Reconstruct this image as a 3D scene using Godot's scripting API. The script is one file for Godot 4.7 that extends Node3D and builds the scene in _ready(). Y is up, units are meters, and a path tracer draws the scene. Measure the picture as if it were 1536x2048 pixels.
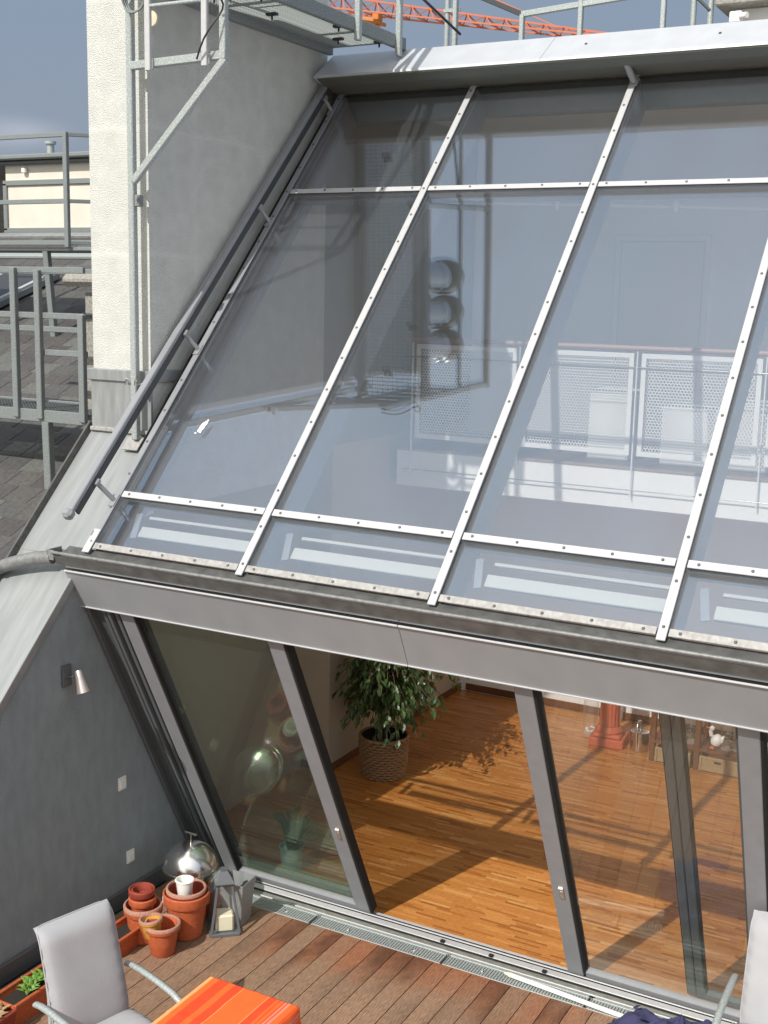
extends Node3D

# ---------------------------------------------------------------- mesh builder
class MB:
	var v := PackedVector3Array()
	var n := PackedVector3Array()
	var t := PackedVector2Array()
	var c := PackedColorArray()
	var col := Color(1, 1, 1)

	func tri_n(a: Vector3, b: Vector3, d: Vector3, na: Vector3, nb: Vector3, nd: Vector3, ua := Vector2(), ub := Vector2(), ud := Vector2()) -> void:
		v.append(a); v.append(d); v.append(b)
		n.append(na); n.append(nd); n.append(nb)
		t.append(ua); t.append(ud); t.append(ub)
		c.append(col); c.append(col); c.append(col)

	func tri(a: Vector3, b: Vector3, d: Vector3) -> void:
		var nn := (b - a).cross(d - a)
		if nn.length_squared() < 1e-18:
			return
		nn = nn.normalized()
		tri_n(a, b, d, nn, nn, nn)

	# corners counter-clockwise seen from outside
	func quad(a: Vector3, b: Vector3, d: Vector3, e: Vector3) -> void:
		tri(a, b, d)
		tri(a, d, e)

	func quad_uv(a: Vector3, b: Vector3, d: Vector3, e: Vector3, ua: Vector2, ub: Vector2, ud: Vector2, ue: Vector2) -> void:
		var nn := (b - a).cross(d - a).normalized()
		tri_n(a, b, d, nn, nn, nn, ua, ub, ud)
		tri_n(a, d, e, nn, nn, nn, ua, ud, ue)

	# chamfered box
	func box(at: Vector3, size: Vector3, bs := Basis(), bev := 0.0) -> void:
		var h := size * 0.5
		var m := minf(h.x, minf(h.y, h.z))
		bev = minf(bev, m * 0.9)
		if bev <= 0.0:
			var p: Array[Vector3] = []
			for i in 8:
				p.append(at + bs * Vector3(h.x if i & 1 else -h.x, h.y if i & 2 else -h.y, h.z if i & 4 else -h.z))
			quad(p[4], p[5], p[7], p[6]); quad(p[1], p[0], p[2], p[3])
			quad(p[5], p[1], p[3], p[7]); quad(p[0], p[4], p[6], p[2])
			quad(p[6], p[7], p[3], p[2]); quad(p[0], p[1], p[5], p[4])
			return
		var i := h - Vector3(bev, bev, bev)
		for ax in 3:
			for s in [-1.0, 1.0]:
				var u := Vector3(); u[(ax + 1) % 3] = 1.0
				var w := Vector3(); w[(ax + 2) % 3] = 1.0
				var o := Vector3(); o[ax] = s * h[ax]
				var iu: float = i[(ax + 1) % 3]
				var iw: float = i[(ax + 2) % 3]
				var k := [o - u * iu - w * iw, o + u * iu - w * iw, o + u * iu + w * iw, o - u * iu + w * iw]
				if s < 0.0:
					k.reverse()
				quad(at + bs * k[0], at + bs * k[1], at + bs * k[2], at + bs * k[3])
		for ax in 3:
			var b1 := (ax + 1) % 3
			var b2 := (ax + 2) % 3
			for s1 in [-1.0, 1.0]:
				for s2 in [-1.0, 1.0]:
					var q: Array[Vector3] = []
					for e in [-1.0, 1.0]:
						var p1 := Vector3(); p1[ax] = e * i[ax]; p1[b1] = s1 * h[b1]; p1[b2] = s2 * i[b2]
						var p2 := Vector3(); p2[ax] = e * i[ax]; p2[b1] = s1 * i[b1]; p2[b2] = s2 * h[b2]
						q.append(p1); q.append(p2)
					if s1 * s2 > 0.0:
						quad(at + bs * q[0], at + bs * q[1], at + bs * q[3], at + bs * q[2])
					else:
						quad(at + bs * q[0], at + bs * q[2], at + bs * q[3], at + bs * q[1])
		for sx in [-1.0, 1.0]:
			for sy in [-1.0, 1.0]:
				for sz in [-1.0, 1.0]:
					var a1 := Vector3(sx * h.x, sy * i.y, sz * i.z)
					var a2 := Vector3(sx * i.x, sy * h.y, sz * i.z)
					var a3 := Vector3(sx * i.x, sy * i.y, sz * h.z)
					if sx * sy * sz > 0.0:
						tri(at + bs * a1, at + bs * a2, at + bs * a3)
					else:
						tri(at + bs * a1, at + bs * a3, at + bs * a2)

	# rectangular bar from p to q; w across, h along up
	func bar(p: Vector3, q: Vector3, w: float, h: float, up := Vector3.UP, bev := 0.0) -> void:
		var z := (q - p).normalized()
		var x := up.cross(z)
		if x.length() < 1e-4:
			x = Vector3.RIGHT.cross(z)
		x = x.normalized()
		var y := z.cross(x)
		box((p + q) * 0.5, Vector3(w, h, p.distance_to(q)), Basis(x, y, z), bev)

	# round tube along points
	func tube(pts: Array, r: float, k := 10, caps := true, flat := 1.0) -> void:
		var rings := []
		var norms := []
		var x := Vector3()
		for i in pts.size():
			var d: Vector3
			if i == 0:
				d = pts[1] - pts[0]
			elif i == pts.size() - 1:
				d = pts[i] - pts[i - 1]
			else:
				d = (pts[i + 1] - pts[i]).normalized() + (pts[i] - pts[i - 1]).normalized()
			d = d.normalized()
			if i == 0:
				x = d.cross(Vector3.UP)
				if x.length() < 0.05:
					x = d.cross(Vector3.RIGHT)
			x = (x - d * x.dot(d)).normalized()
			var y := d.cross(x)
			var ring := []
			var nn := []
			for j in k:
				var a := TAU * j / k
				var dir := x * cos(a) + y * sin(a)
				ring.append(pts[i] + x * cos(a) * r + y * sin(a) * r * flat)
				nn.append(dir)
			rings.append(ring); norms.append(nn)
		for i in pts.size() - 1:
			for j in k:
				var l := (j + 1) % k
				tri_n(rings[i][j], rings[i][l], rings[i + 1][l], norms[i][j], norms[i][l], norms[i + 1][l])
				tri_n(rings[i][j], rings[i + 1][l], rings[i + 1][j], norms[i][j], norms[i + 1][l], norms[i + 1][j])
		if caps:
			var e := pts.size() - 1
			for j in k:
				var l := (j + 1) % k
				tri(rings[0][l], rings[0][j], pts[0])
				tri(rings[e][j], rings[e][l], pts[e])

	# profile of (radius, height) pairs, outside on the right when it goes up
	func lathe(prof: Array, at: Vector3, k := 32, bs := Basis(), crease := 0.75) -> void:
		var m := prof.size()
		var sn := []
		for i in m - 1:
			var d: Vector2 = prof[i + 1] - prof[i]
			sn.append(Vector2(d.y, -d.x).normalized())
		for i in m - 1:
			var n0: Vector2 = sn[i]
			var n1: Vector2 = sn[i]
			if i > 0 and sn[i].dot(sn[i - 1]) > crease:
				n0 = (sn[i] + sn[i - 1]).normalized()
			if i < m - 2 and sn[i].dot(sn[i + 1]) > crease:
				n1 = (sn[i] + sn[i + 1]).normalized()
			for j in k:
				var a := TAU * j / k
				var b := TAU * (j + 1) / k
				var ca := Vector3(cos(a), 0, -sin(a))
				var cb := Vector3(cos(b), 0, -sin(b))
				var p: Vector2 = prof[i]
				var q: Vector2 = prof[i + 1]
				var a0 := at + bs * (ca * p.x + Vector3.UP * p.y)
				var b0 := at + bs * (cb * p.x + Vector3.UP * p.y)
				var a1 := at + bs * (ca * q.x + Vector3.UP * q.y)
				var b1 := at + bs * (cb * q.x + Vector3.UP * q.y)
				var u0 := bs * (ca * n0.x + Vector3.UP * n0.y)
				var w0 := bs * (cb * n0.x + Vector3.UP * n0.y)
				var u1 := bs * (ca * n1.x + Vector3.UP * n1.y)
				var w1 := bs * (cb * n1.x + Vector3.UP * n1.y)
				if p.x > 1e-6:
					tri_n(a0, b0, b1 if q.x > 1e-6 else a1, u0, w0, w1)
				if q.x > 1e-6:
					tri_n(a0 if p.x > 1e-6 else a0, b1, a1, u0, w1, u1)

	# grid of points with smooth normals; rows of equal length
	func grid(rows: Array, uvs := false, flip := false) -> void:
		var nr := rows.size()
		var nc: int = rows[0].size()
		var nm := []
		for i in nr:
			var r := []
			for j in nc:
				var du: Vector3 = rows[i][mini(j + 1, nc - 1)] - rows[i][maxi(j - 1, 0)]
				var dv: Vector3 = rows[mini(i + 1, nr - 1)][j] - rows[maxi(i - 1, 0)][j]
				var q := du.cross(dv).normalized()
				r.append(-q if flip else q)
			nm.append(r)
		for i in nr - 1:
			for j in nc - 1:
				var a := Vector2(float(j) / (nc - 1), float(i) / (nr - 1))
				var e := Vector2(float(j + 1) / (nc - 1), float(i + 1) / (nr - 1))
				var p := [rows[i][j], rows[i][j + 1], rows[i + 1][j + 1], rows[i + 1][j]]
				var q := [nm[i][j], nm[i][j + 1], nm[i + 1][j + 1], nm[i + 1][j]]
				var u := [a, Vector2(e.x, a.y), e, Vector2(a.x, e.y)]
				if flip:
					tri_n(p[0], p[2], p[1], q[0], q[2], q[1], u[0], u[2], u[1])
					tri_n(p[0], p[3], p[2], q[0], q[3], q[2], u[0], u[3], u[2])
				else:
					tri_n(p[0], p[1], p[2], q[0], q[1], q[2], u[0], u[1], u[2])
					tri_n(p[0], p[2], p[3], q[0], q[2], q[3], u[0], u[2], u[3])

	# polygon in (z, y) extruded from x0 to x1
	func prism(poly: PackedVector2Array, x0: float, x1: float) -> void:
		var idx := Geometry2D.triangulate_polygon(poly)
		for i in range(0, idx.size(), 3):
			var a := poly[idx[i]]
			var b := poly[idx[i + 1]]
			var d := poly[idx[i + 2]]
			var area := (b - a).cross(d - a)
			if area > 0.0:
				var s := b; b = d; d = s
			# clockwise in (z, y) is counter-clockwise seen from +x
			tri(Vector3(x1, a.y, a.x), Vector3(x1, b.y, b.x), Vector3(x1, d.y, d.x))
			tri(Vector3(x0, a.y, a.x), Vector3(x0, d.y, d.x), Vector3(x0, b.y, b.x))
		var ar := 0.0
		for i in poly.size():
			ar += poly[i].cross(poly[(i + 1) % poly.size()])
		for i in poly.size():
			var a := poly[i]
			var b := poly[(i + 1) % poly.size()]
			if ar > 0.0:
				quad(Vector3(x0, a.y, a.x), Vector3(x1, a.y, a.x), Vector3(x1, b.y, b.x), Vector3(x0, b.y, b.x))
			else:
				quad(Vector3(x0, b.y, b.x), Vector3(x1, b.y, b.x), Vector3(x1, a.y, a.x), Vector3(x0, a.y, a.x))

	func mesh() -> ArrayMesh:
		var a := []
		a.resize(Mesh.ARRAY_MAX)
		a[Mesh.ARRAY_VERTEX] = v
		a[Mesh.ARRAY_NORMAL] = n
		a[Mesh.ARRAY_TEX_UV] = t
		a[Mesh.ARRAY_COLOR] = c
		var m := ArrayMesh.new()
		m.add_surface_from_arrays(Mesh.PRIMITIVE_TRIANGLES, a)
		return m

# ---------------------------------------------------------------- helpers
var rng := RandomNumberGenerator.new()
var M := {}

func lin(r: float, g: float, b: float) -> Color:
	return Color(r, g, b).linear_to_srgb()

func at_world(o: Node3D) -> Vector3:
	var p := Vector3()
	var q: Node = o
	while q is Node3D and q != self:
		p += q.position
		q = q.get_parent()
	return p

# one named mesh; mb is in world coordinates, the node keeps its parent's base
func obj(called: String, mb: MB, m: Material, parent: Node3D = self) -> MeshInstance3D:
	var o := MeshInstance3D.new()
	o.name = called
	o.mesh = mb.mesh()
	o.material_override = m
	parent.add_child(o, true)
	if parent != self:
		o.position = -at_world(parent)
	return o

# a shared mesh placed by a transform, in world coordinates (parents are not turned)
func put(called: String, mesh: Mesh, m: Material, parent: Node3D, tr: Transform3D) -> MeshInstance3D:
	var o := MeshInstance3D.new()
	o.name = called
	o.mesh = mesh
	o.material_override = m
	parent.add_child(o, true)
	tr.origin -= at_world(parent) if parent != self else Vector3()
	o.transform = tr
	return o

func tag(o: Node, label: String, category := "", group := "", kind := "") -> Node:
	if label: o.set_meta("label", label)
	if category: o.set_meta("category", category)
	if group: o.set_meta("group", group)
	if kind: o.set_meta("kind", kind)
	return o

func thing(called: String, label: String, category: String, at := Vector3(), group := "") -> Node3D:
	var o := Node3D.new()
	o.name = called
	add_child(o, true)
	o.position = at
	tag(o, label, category, group)
	return o

func structure(called: String, mb: MB, m: Material, label := "") -> MeshInstance3D:
	var o := obj(called, mb, m)
	tag(o, label, "", "", "structure")
	return o

func noise(freq: float, kind := FastNoiseLite.TYPE_SIMPLEX_SMOOTH, oct := 3, sd := 1) -> FastNoiseLite:
	var f := FastNoiseLite.new()
	f.noise_type = kind
	f.frequency = freq
	f.fractal_octaves = oct
	f.seed = sd
	return f

func ntex(f: FastNoiseLite, lo: Color, hi: Color, mid := Color(0, 0, 0, 0), size := 512) -> NoiseTexture2D:
	var g := Gradient.new()
	g.set_color(0, lo)
	g.set_color(1, hi)
	if mid.a > 0.0:
		g.add_point(0.5, mid)
	var x := NoiseTexture2D.new()
	x.width = size
	x.height = size
	x.seamless = true
	x.noise = f
	x.color_ramp = g
	return x

func mat(c: Color, rough := 0.6, metal := 0.0) -> StandardMaterial3D:
	var m := StandardMaterial3D.new()
	m.albedo_color = c
	m.roughness = rough
	m.metallic = metal
	return m

func tri_tex(m: StandardMaterial3D, x: Texture2D, scale: Vector3, bump: Texture2D = null, depth := 0.1) -> StandardMaterial3D:
	m.albedo_texture = x
	m.uv1_triplanar = true
	m.uv1_world_triplanar = true
	m.uv1_scale = scale
	if bump:
		m.heightmap_enabled = true
		m.heightmap_texture = bump
		m.heightmap_scale = depth
	return m

func grey(k: float) -> Color:
	return Color(k, k, k)

func materials() -> void:
	var fine := ntex(noise(0.16, FastNoiseLite.TYPE_SIMPLEX_SMOOTH, 3, 3), grey(0.0), grey(1.0))
	var grain := ntex(noise(0.2, FastNoiseLite.TYPE_SIMPLEX_SMOOTH, 4, 5), grey(0.0), grey(1.0))
	var blot := ntex(noise(0.008, FastNoiseLite.TYPE_SIMPLEX_SMOOTH, 5, 8), grey(0.945), grey(1.0))
	var blot2 := ntex(noise(0.02, FastNoiseLite.TYPE_SIMPLEX_SMOOTH, 5, 18), grey(0.72), grey(1.0))
	var spangle := ntex(noise(0.06, FastNoiseLite.TYPE_CELLULAR, 2, 4), grey(0.72), grey(1.0))
	var wood := ntex(noise(0.03, FastNoiseLite.TYPE_SIMPLEX_SMOOTH, 5, 11), Color(0.68, 0.66, 0.64), Color(1, 1, 1))
	M.plaster = tri_tex(mat(lin(0.67, 0.68, 0.64), 0.9), blot, Vector3(0.9, 0.9, 0.9), grain, 1.0)
	M.plaster.uv1_scale = Vector3(1.15, 1.15, 1.15)
	M.plaster_grey = tri_tex(mat(lin(0.30, 0.345, 0.37), 0.92), ntex(noise(0.012, FastNoiseLite.TYPE_SIMPLEX_SMOOTH, 5, 71), grey(0.91), grey(1.0)), Vector3(1.3, 0.55, 1.3), grain, 0.5)
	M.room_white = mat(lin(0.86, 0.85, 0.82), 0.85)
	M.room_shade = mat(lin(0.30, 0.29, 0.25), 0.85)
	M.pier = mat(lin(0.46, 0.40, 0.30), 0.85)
	M.room_cream = mat(lin(0.74, 0.64, 0.47), 0.85)
	M.far_cream = tri_tex(mat(lin(0.70, 0.655, 0.57), 0.9), blot, Vector3(0.3, 0.3, 0.3))
	M.blind = mat(lin(0.50, 0.50, 0.46), 0.6)
	M.concrete = tri_tex(mat(lin(0.42, 0.40, 0.36), 0.9), blot2, Vector3(2, 2, 2), fine, 0.3)
	M.galv = tri_tex(mat(lin(0.54, 0.59, 0.58), 0.5, 0.25), spangle, Vector3(2.6, 2.6, 2.6))
	M.galv_dull = tri_tex(mat(lin(0.33, 0.36, 0.36), 0.55, 0.3), spangle, Vector3(2.6, 2.6, 2.6))
	M.zinc = tri_tex(mat(lin(0.355, 0.37, 0.37), 0.48, 0.3), ntex(noise(0.012, FastNoiseLite.TYPE_SIMPLEX_SMOOTH, 5, 21), grey(0.84), grey(1.0)), Vector3(2.0, 0.35, 0.35))
	M.zinc_dark = tri_tex(mat(lin(0.145, 0.142, 0.136), 0.5, 0.1), ntex(noise(0.02, FastNoiseLite.TYPE_SIMPLEX_SMOOTH, 5, 22), grey(0.72), grey(1.0)), Vector3(0.8, 1.5, 1.5))
	M.gutter = tri_tex(mat(lin(0.29, 0.295, 0.29), 0.45, 0.1), blot2, Vector3(2, 2, 2))
	M.alu = tri_tex(mat(lin(0.285, 0.293, 0.312), 0.42, 0.1), blot, Vector3(2, 2, 2))
	M.alu_dark = mat(lin(0.11, 0.125, 0.13), 0.4, 0.3)
	M.fascia = tri_tex(mat(lin(0.325, 0.338, 0.355), 0.40, 0.1), blot, Vector3(0.8, 0.8, 0.8))
	M.strip = tri_tex(mat(lin(0.54, 0.54, 0.545), 0.42, 0.1), blot, Vector3(3, 3, 3))
	M.strip_old = tri_tex(mat(lin(0.50, 0.485, 0.465), 0.45, 0.1), blot2, Vector3(2.2, 2.2, 2.2))
	M.screw = mat(lin(0.10, 0.10, 0.10), 0.35, 0.3)
	M.ridge = tri_tex(mat(lin(0.60, 0.61, 0.63), 0.4, 0.25), blot, Vector3(1, 1, 1), fine, 0.05)
	M.seal = mat(lin(0.010, 0.011, 0.011), 0.85)
	M.dark_grey = mat(lin(0.05, 0.055, 0.058), 0.5, 0.1)
	M.steel_grey = mat(lin(0.13, 0.14, 0.15), 0.45, 0.2)
	M.chrome = mat(lin(0.86, 0.85, 0.83), 0.2, 1.0)
	M.inox = mat(lin(0.60, 0.58, 0.55), 0.22, 1.0)
	M.white = mat(lin(0.80, 0.80, 0.78), 0.45)
	M.white_gloss = mat(lin(0.82, 0.82, 0.78), 0.22)
	M.black = mat(lin(0.02, 0.02, 0.02), 0.5)
	M.deck = tri_tex(mat(Color(1, 1, 1), 0.75), wood, Vector3(7, 7, 0.8), wood, 0.15)
	M.deck.vertex_color_use_as_albedo = true
	M.parquet = tri_tex(mat(Color(1, 1, 1), 0.32), ntex(noise(0.03, FastNoiseLite.TYPE_SIMPLEX_SMOOTH, 4, 12), grey(0.78), grey(1.0)), Vector3(1.2, 14, 14))
	M.parquet.vertex_color_use_as_albedo = true
	M.terracotta = tri_tex(mat(lin(0.60, 0.13, 0.042), 0.75), ntex(noise(0.015, FastNoiseLite.TYPE_SIMPLEX_SMOOTH, 5, 31), Color(0.80, 0.84, 0.88), Color(1, 1, 1)), Vector3(4, 4, 4))
	M.terracotta_pale = tri_tex(mat(lin(0.58, 0.30, 0.22), 0.8), blot2, Vector3(5, 5, 5))
	M.terracotta_red = tri_tex(mat(lin(0.40, 0.065, 0.035), 0.7), blot2, Vector3(4, 4, 4))
	M.yellow_glaze = mat(lin(0.62, 0.33, 0.06), 0.35)
	M.soil = mat(lin(0.025, 0.02, 0.015), 0.95)
	M.tile = tri_tex(mat(Color(1, 1, 1), 0.8), blot2, Vector3(1.5, 1.5, 1.5))
	M.tile.vertex_color_use_as_albedo = true
	M.cushion = tri_tex(mat(lin(0.395, 0.40, 0.415), 0.9), blot, Vector3(1, 1, 1), fine, 0.10)
	M.navy = tri_tex(mat(lin(0.045, 0.045, 0.115), 0.9), blot, Vector3(3, 3, 3), fine, 0.1)
	M.oak = tri_tex(mat(lin(0.22, 0.085, 0.035), 0.5), wood, Vector3(6, 1, 6))
	M.handrail = mat(lin(0.40, 0.27, 0.22), 0.45)
	M.gallery_floor = mat(lin(0.30, 0.20, 0.14), 0.5)
	M.orange_paint = mat(lin(0.50, 0.15, 0.075), 0.6)
	M.yellow_paint = mat(lin(0.55, 0.19, 0.04), 0.6)
	M.soffit = mat(lin(0.10, 0.105, 0.088), 0.6)
	M.cowl = mat(lin(0.16, 0.13, 0.085), 0.3, 0.7)
	M.sill = tri_tex(mat(lin(0.34, 0.345, 0.31), 0.5, 0.1), blot2, Vector3(1, 4, 4))
	M.pedestal = mat(lin(0.50, 0.115, 0.055), 0.7)
	M.wicker = tri_tex(mat(lin(0.46, 0.28, 0.14), 0.75), blot2, Vector3(20, 20, 20))
	M.crate_wood = tri_tex(mat(lin(0.50, 0.36, 0.19), 0.75), wood, Vector3(3, 9, 9))
	M.leaf = mat(lin(0.055, 0.105, 0.03), 0.35)
	M.leaf.backlight_enabled = true
	M.leaf.backlight = lin(0.10, 0.2, 0.03)
	M.leaf_dark = mat(lin(0.03, 0.065, 0.022), 0.35)
	M.leaf_bright = mat(lin(0.16, 0.30, 0.05), 0.45)
	M.leaf_bright.backlight_enabled = true
	M.leaf_bright.backlight = lin(0.2, 0.4, 0.05)
	M.bark = mat(lin(0.14, 0.085, 0.05), 0.8)
	M.mint = mat(lin(0.28, 0.52, 0.44), 0.4)
	M.wax = mat(lin(0.75, 0.70, 0.52), 0.5)
	M.cable = mat(lin(0.02, 0.02, 0.022), 0.5)
	# glass: a smooth thin sheet
	M.glass = mat(Color(0.75, 0.8, 0.82, 0.02), 0.0)
	M.glass.transparency = BaseMaterial3D.TRANSPARENCY_ALPHA
	# sun-protection layer on the roof glass: a weak mirror
	var one := Image.create(4, 4, false, Image.FORMAT_RGB8)
	one.fill(Color(1, 1, 1))
	M.coating = mat(Color(0.72, 0.855, 1.0, 0.32), 0.0, 1.0)
	M.coating.albedo_texture = ntex(noise(0.006, FastNoiseLite.TYPE_SIMPLEX_SMOOTH, 5, 61), Color(1, 1, 1, 0.84), Color(1, 1, 1, 1.0))
	M.coating.uv1_triplanar = true
	M.coating.uv1_world_triplanar = true
	M.coating.uv1_scale = Vector3(0.45, 0.3, 0.3)
	M.coating.transparency = BaseMaterial3D.TRANSPARENCY_ALPHA
	M.door_coating = mat(Color(0.80, 0.82, 0.74, 0.15), 0.0, 1.0)
	M.door_coating.albedo_texture = ImageTexture.create_from_image(one)
	M.door_coating.transparency = BaseMaterial3D.TRANSPARENCY_ALPHA
	M.tint = mat(Color(0.40, 0.54, 0.36, 0.50), 0.0, 1.0)
	M.tint.albedo_texture = M.door_coating.albedo_texture
	M.tint.transparency = BaseMaterial3D.TRANSPARENCY_ALPHA
	M.glass_clear = mat(Color(0.8, 0.85, 0.85, 0.03), 0.0)
	M.glass_clear.transparency = BaseMaterial3D.TRANSPARENCY_ALPHA

# ---------------------------------------------------------------- the sloped glass: x along the eave, s up the slope, h above the outer face
const GP := Vector3(0, 2.764, -6.083)
const GS := Vector3(0, 0.72319, -0.69065)
const GN := Vector3(0, 0.69065, 0.72319)
const BARS := [-5.53, -4.295, -2.955, -1.625, -0.295, 1.035, 2.365, 3.6]
const SEAMS := [0.035, 0.466, 3.49, 4.79]

func gp(x: float, s: float, h := 0.0) -> Vector3:
	return GP + GS * s + GN * h + Vector3(x, 0, 0)

# the door plane leans out at the top: d in front of it, y above the deck
const DN := Vector3(0, -0.4553, 0.8903)
func dp(x: float, y: float, d := 0.0) -> Vector3:
	return Vector3(x, y, -7.332 + 0.5115 * y) + DN * d

func slope_basis() -> Basis:
	return Basis(Vector3(1, 0, 0), GN, Vector3(1, 0, 0).cross(GN))

func screw_mesh() -> Mesh:
	var mb := MB.new()
	mb.lathe([Vector2(0.0095, 0), Vector2(0.009, 0.004), Vector2(0.005, 0.0075), Vector2(0, 0.008)], Vector3(), 8)
	return mb.mesh()

func glass_roof() -> void:
	var t := thing("glass_roof", "sloped glass roof with silver glazing bars above the grey eaves fascia", "glass roof", Vector3(-5.5, 2.76, -6.08))
	var sb := slope_basis()
	var sm := screw_mesh()
	for i in BARS.size():
		var x: float = BARS[i]
		var mb := MB.new()
		var w := 0.051 if i > 0 else 0.048
		mb.bar(gp(x, -0.02, 0.014), gp(x, 4.86, 0.014), w, 0.012, GN, 0.003)
		var o := obj("glazing_bar", mb, M.strip if i > 0 else M.alu, t)
		if i == 0:
			o.set_meta("label", "grey edge bar along the wall")
			var cl := MB.new()
			cl.bar(gp(x - 0.005, -0.03, 0.022), gp(x - 0.005, 0.16, 0.022), 0.06, 0.006, GN, 0.002)
			obj("end_plate", cl, M.strip, o)
		var b2 := MB.new()
		b2.bar(gp(x, 0.0, 0.004), gp(x, 4.86, 0.004), w - 0.014, 0.008, GN)
		obj("rubber_seal", b2, M.seal, o)
		if x < -0.2:
			var b3 := MB.new()
			b3.bar(gp(x, 0.06, -0.165), gp(x, 4.70, -0.165), 0.05, 0.27, GN, 0.004)
			obj("rafter", b3, M.alu, o)
			var s := 0.06
			while s < 4.7:
				put("screw", sm, M.screw, o, Transform3D(sb, gp(x, s, 0.020)))
				s += 0.285
	for i in BARS.size() - 1:
		var x0: float = BARS[i] + (0.033 if i > 0 else 0.03)
		var x1: float = BARS[i + 1] - 0.033
		for k in 3:
			var s: float = SEAMS[k]
			var mb := MB.new()
			var h := 0.050 if k == 1 else 0.048
			mb.bar(gp(x0, s, 0.012), gp(x1, s, 0.012), h, 0.008, GN, 0.0025)
			var o := obj("cross_strip", mb, M.strip_old if k == 0 else M.strip, t)
			var b2 := MB.new()
			b2.bar(gp(x0, s, 0.003), gp(x1, s, 0.003), h - 0.012, 0.009, GN)
			obj("rubber_seal", b2, M.seal, o)
			if k > 0:
				var b3 := MB.new()
				b3.bar(gp(x0, s, -0.075), gp(x1, s, -0.075), 0.045, 0.09, GN, 0.004)
				obj("purlin", b3, M.alu, o)
			if x0 < -0.4:
				for q in 5:
					put("screw", sm, M.screw, o, Transform3D(sb, gp(lerpf(x0 + 0.06, x1 - 0.07, q / 4.0), s + rng.randf_range(-0.003, 0.003), 0.016)))
		for k in 3:
			var mb := MB.new()
			mb.box((gp(x0 - 0.02, SEAMS[k], -0.006) + gp(x1 + 0.02, SEAMS[k + 1], -0.006)) * 0.5, Vector3(x1 - x0 + 0.04, 0.008, (SEAMS[k + 1] - SEAMS[k]) - 0.004), sb)
			var o := obj("pane", mb, M.glass, t)
			var b2 := MB.new()
			var tx := rng.randf_range(-0.004, 0.004)
			var ty := rng.randf_range(-0.004, 0.004)
			var a := gp(x0 - 0.02, SEAMS[k] + 0.02, -0.03 - tx - ty)
			var b := gp(x1 + 0.02, SEAMS[k] + 0.02, -0.03 + tx - ty)
			var c := gp(x1 + 0.02, SEAMS[k + 1] - 0.02, -0.03 + tx + ty)
			var d := gp(x0 - 0.02, SEAMS[k + 1] - 0.02, -0.03 - tx + ty)
			b2.quad(a, b, c, d)
			obj("sun_coating", b2, M.coating, o)
	# brackets at the head of the bars that carry the shade
	for x in [-2.95, -0.29, 2.37]:
		var mb := MB.new()
		mb.tube([gp(x + 0.01, 4.59, 0.02), gp(x - 0.02, 4.59, 0.20)], 0.026, 10)
		mb.box(gp(x + 0.01, 4.59, 0.026), Vector3(0.06, 0.012, 0.09), sb, 0.003)
		obj("shade_bracket", mb, M.alu, t)

func shade_rail() -> void:
	var t := thing("shade_guide_rail", "grey metal guide rail on stand-off arms beside the pale side wall", "guide rail", Vector3(-5.7, 3.0, -6.1))
	var sb := slope_basis()
	var x0 := -5.612
	var x1 := -5.585
	var mb := MB.new()
	mb.bar(gp(x0, 0.13, 0.25), gp(x1, 4.70, 0.175), 0.055, 0.035, GN, 0.006)
	obj("rail", mb, M.alu, t)
	var m2 := MB.new()
	m2.bar(gp(x0 + 0.012, 0.16, 0.205), gp(x1 + 0.012, 4.70, 0.13), 0.022, 0.055, GN, 0.003)
	obj("channel", m2, M.dark_grey, t)
	var m3 := MB.new()
	m3.box(gp(x0, 0.115, 0.245), Vector3(0.075, 0.075, 0.07), sb, 0.02)
	obj("end_cap", m3, M.alu, t)
	for s in [0.40, 1.78, 3.13, 4.47]:
		var m4 := MB.new()
		m4.tube([gp(-5.53, s, 0.015), gp(lerpf(x0, x1, s / 4.8) + 0.02, s + 0.02, lerpf(0.21, 0.14, s / 4.7))], 0.017, 8)
		m4.box(gp(-5.535, s, 0.024), Vector3(0.05, 0.008, 0.10), sb, 0.002)
		m4.box(gp(lerpf(x0, x1, s / 4.8) + 0.03, s + 0.02, lerpf(0.20, 0.13, s / 4.7)), Vector3(0.03, 0.03, 0.05), sb, 0.004)
		obj("arm", m4, M.alu, t)
	var m5 := MB.new()
	m5.bar(gp(-5.60, 0.9, -0.03), gp(-5.60, 4.8, -0.03), 0.03, 0.02, GN)
	obj("wall_seal", m5, M.seal, t)

func bird_mark() -> void:
	var mb := MB.new()
	var c := gp(-5.155, 1.10, 0.0)
	var ux := Vector3(1, 0, 0)
	for b in [[0.0, 0.0, 0.022, 0.034], [0.012, 0.03, 0.016, 0.02], [-0.012, -0.03, 0.012, 0.022], [0.02, 0.055, 0.008, 0.012], [-0.03, -0.06, 0.010, 0.006], [0.006, -0.045, 0.007, 0.014]]:
		var ring := []
		for j in 10:
			var a := TAU * j / 10
			var r := 1.0 + 0.25 * sin(j * 2.4)
			ring.append(c + ux * (b[0] + cos(a) * b[2] * r) + GS * (b[1] + sin(a) * b[3] * r) + GN * 0.001)
		var top: Vector3 = c + ux * b[0] + GS * b[1] + GN * 0.004
		for j in 10:
			mb.tri(ring[(j + 1) % 10], ring[j], top)
	tag(obj("bird_dropping", mb, M.white), "white bird dropping stuck on the left bay of the sloped glass", "bird dropping")

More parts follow.
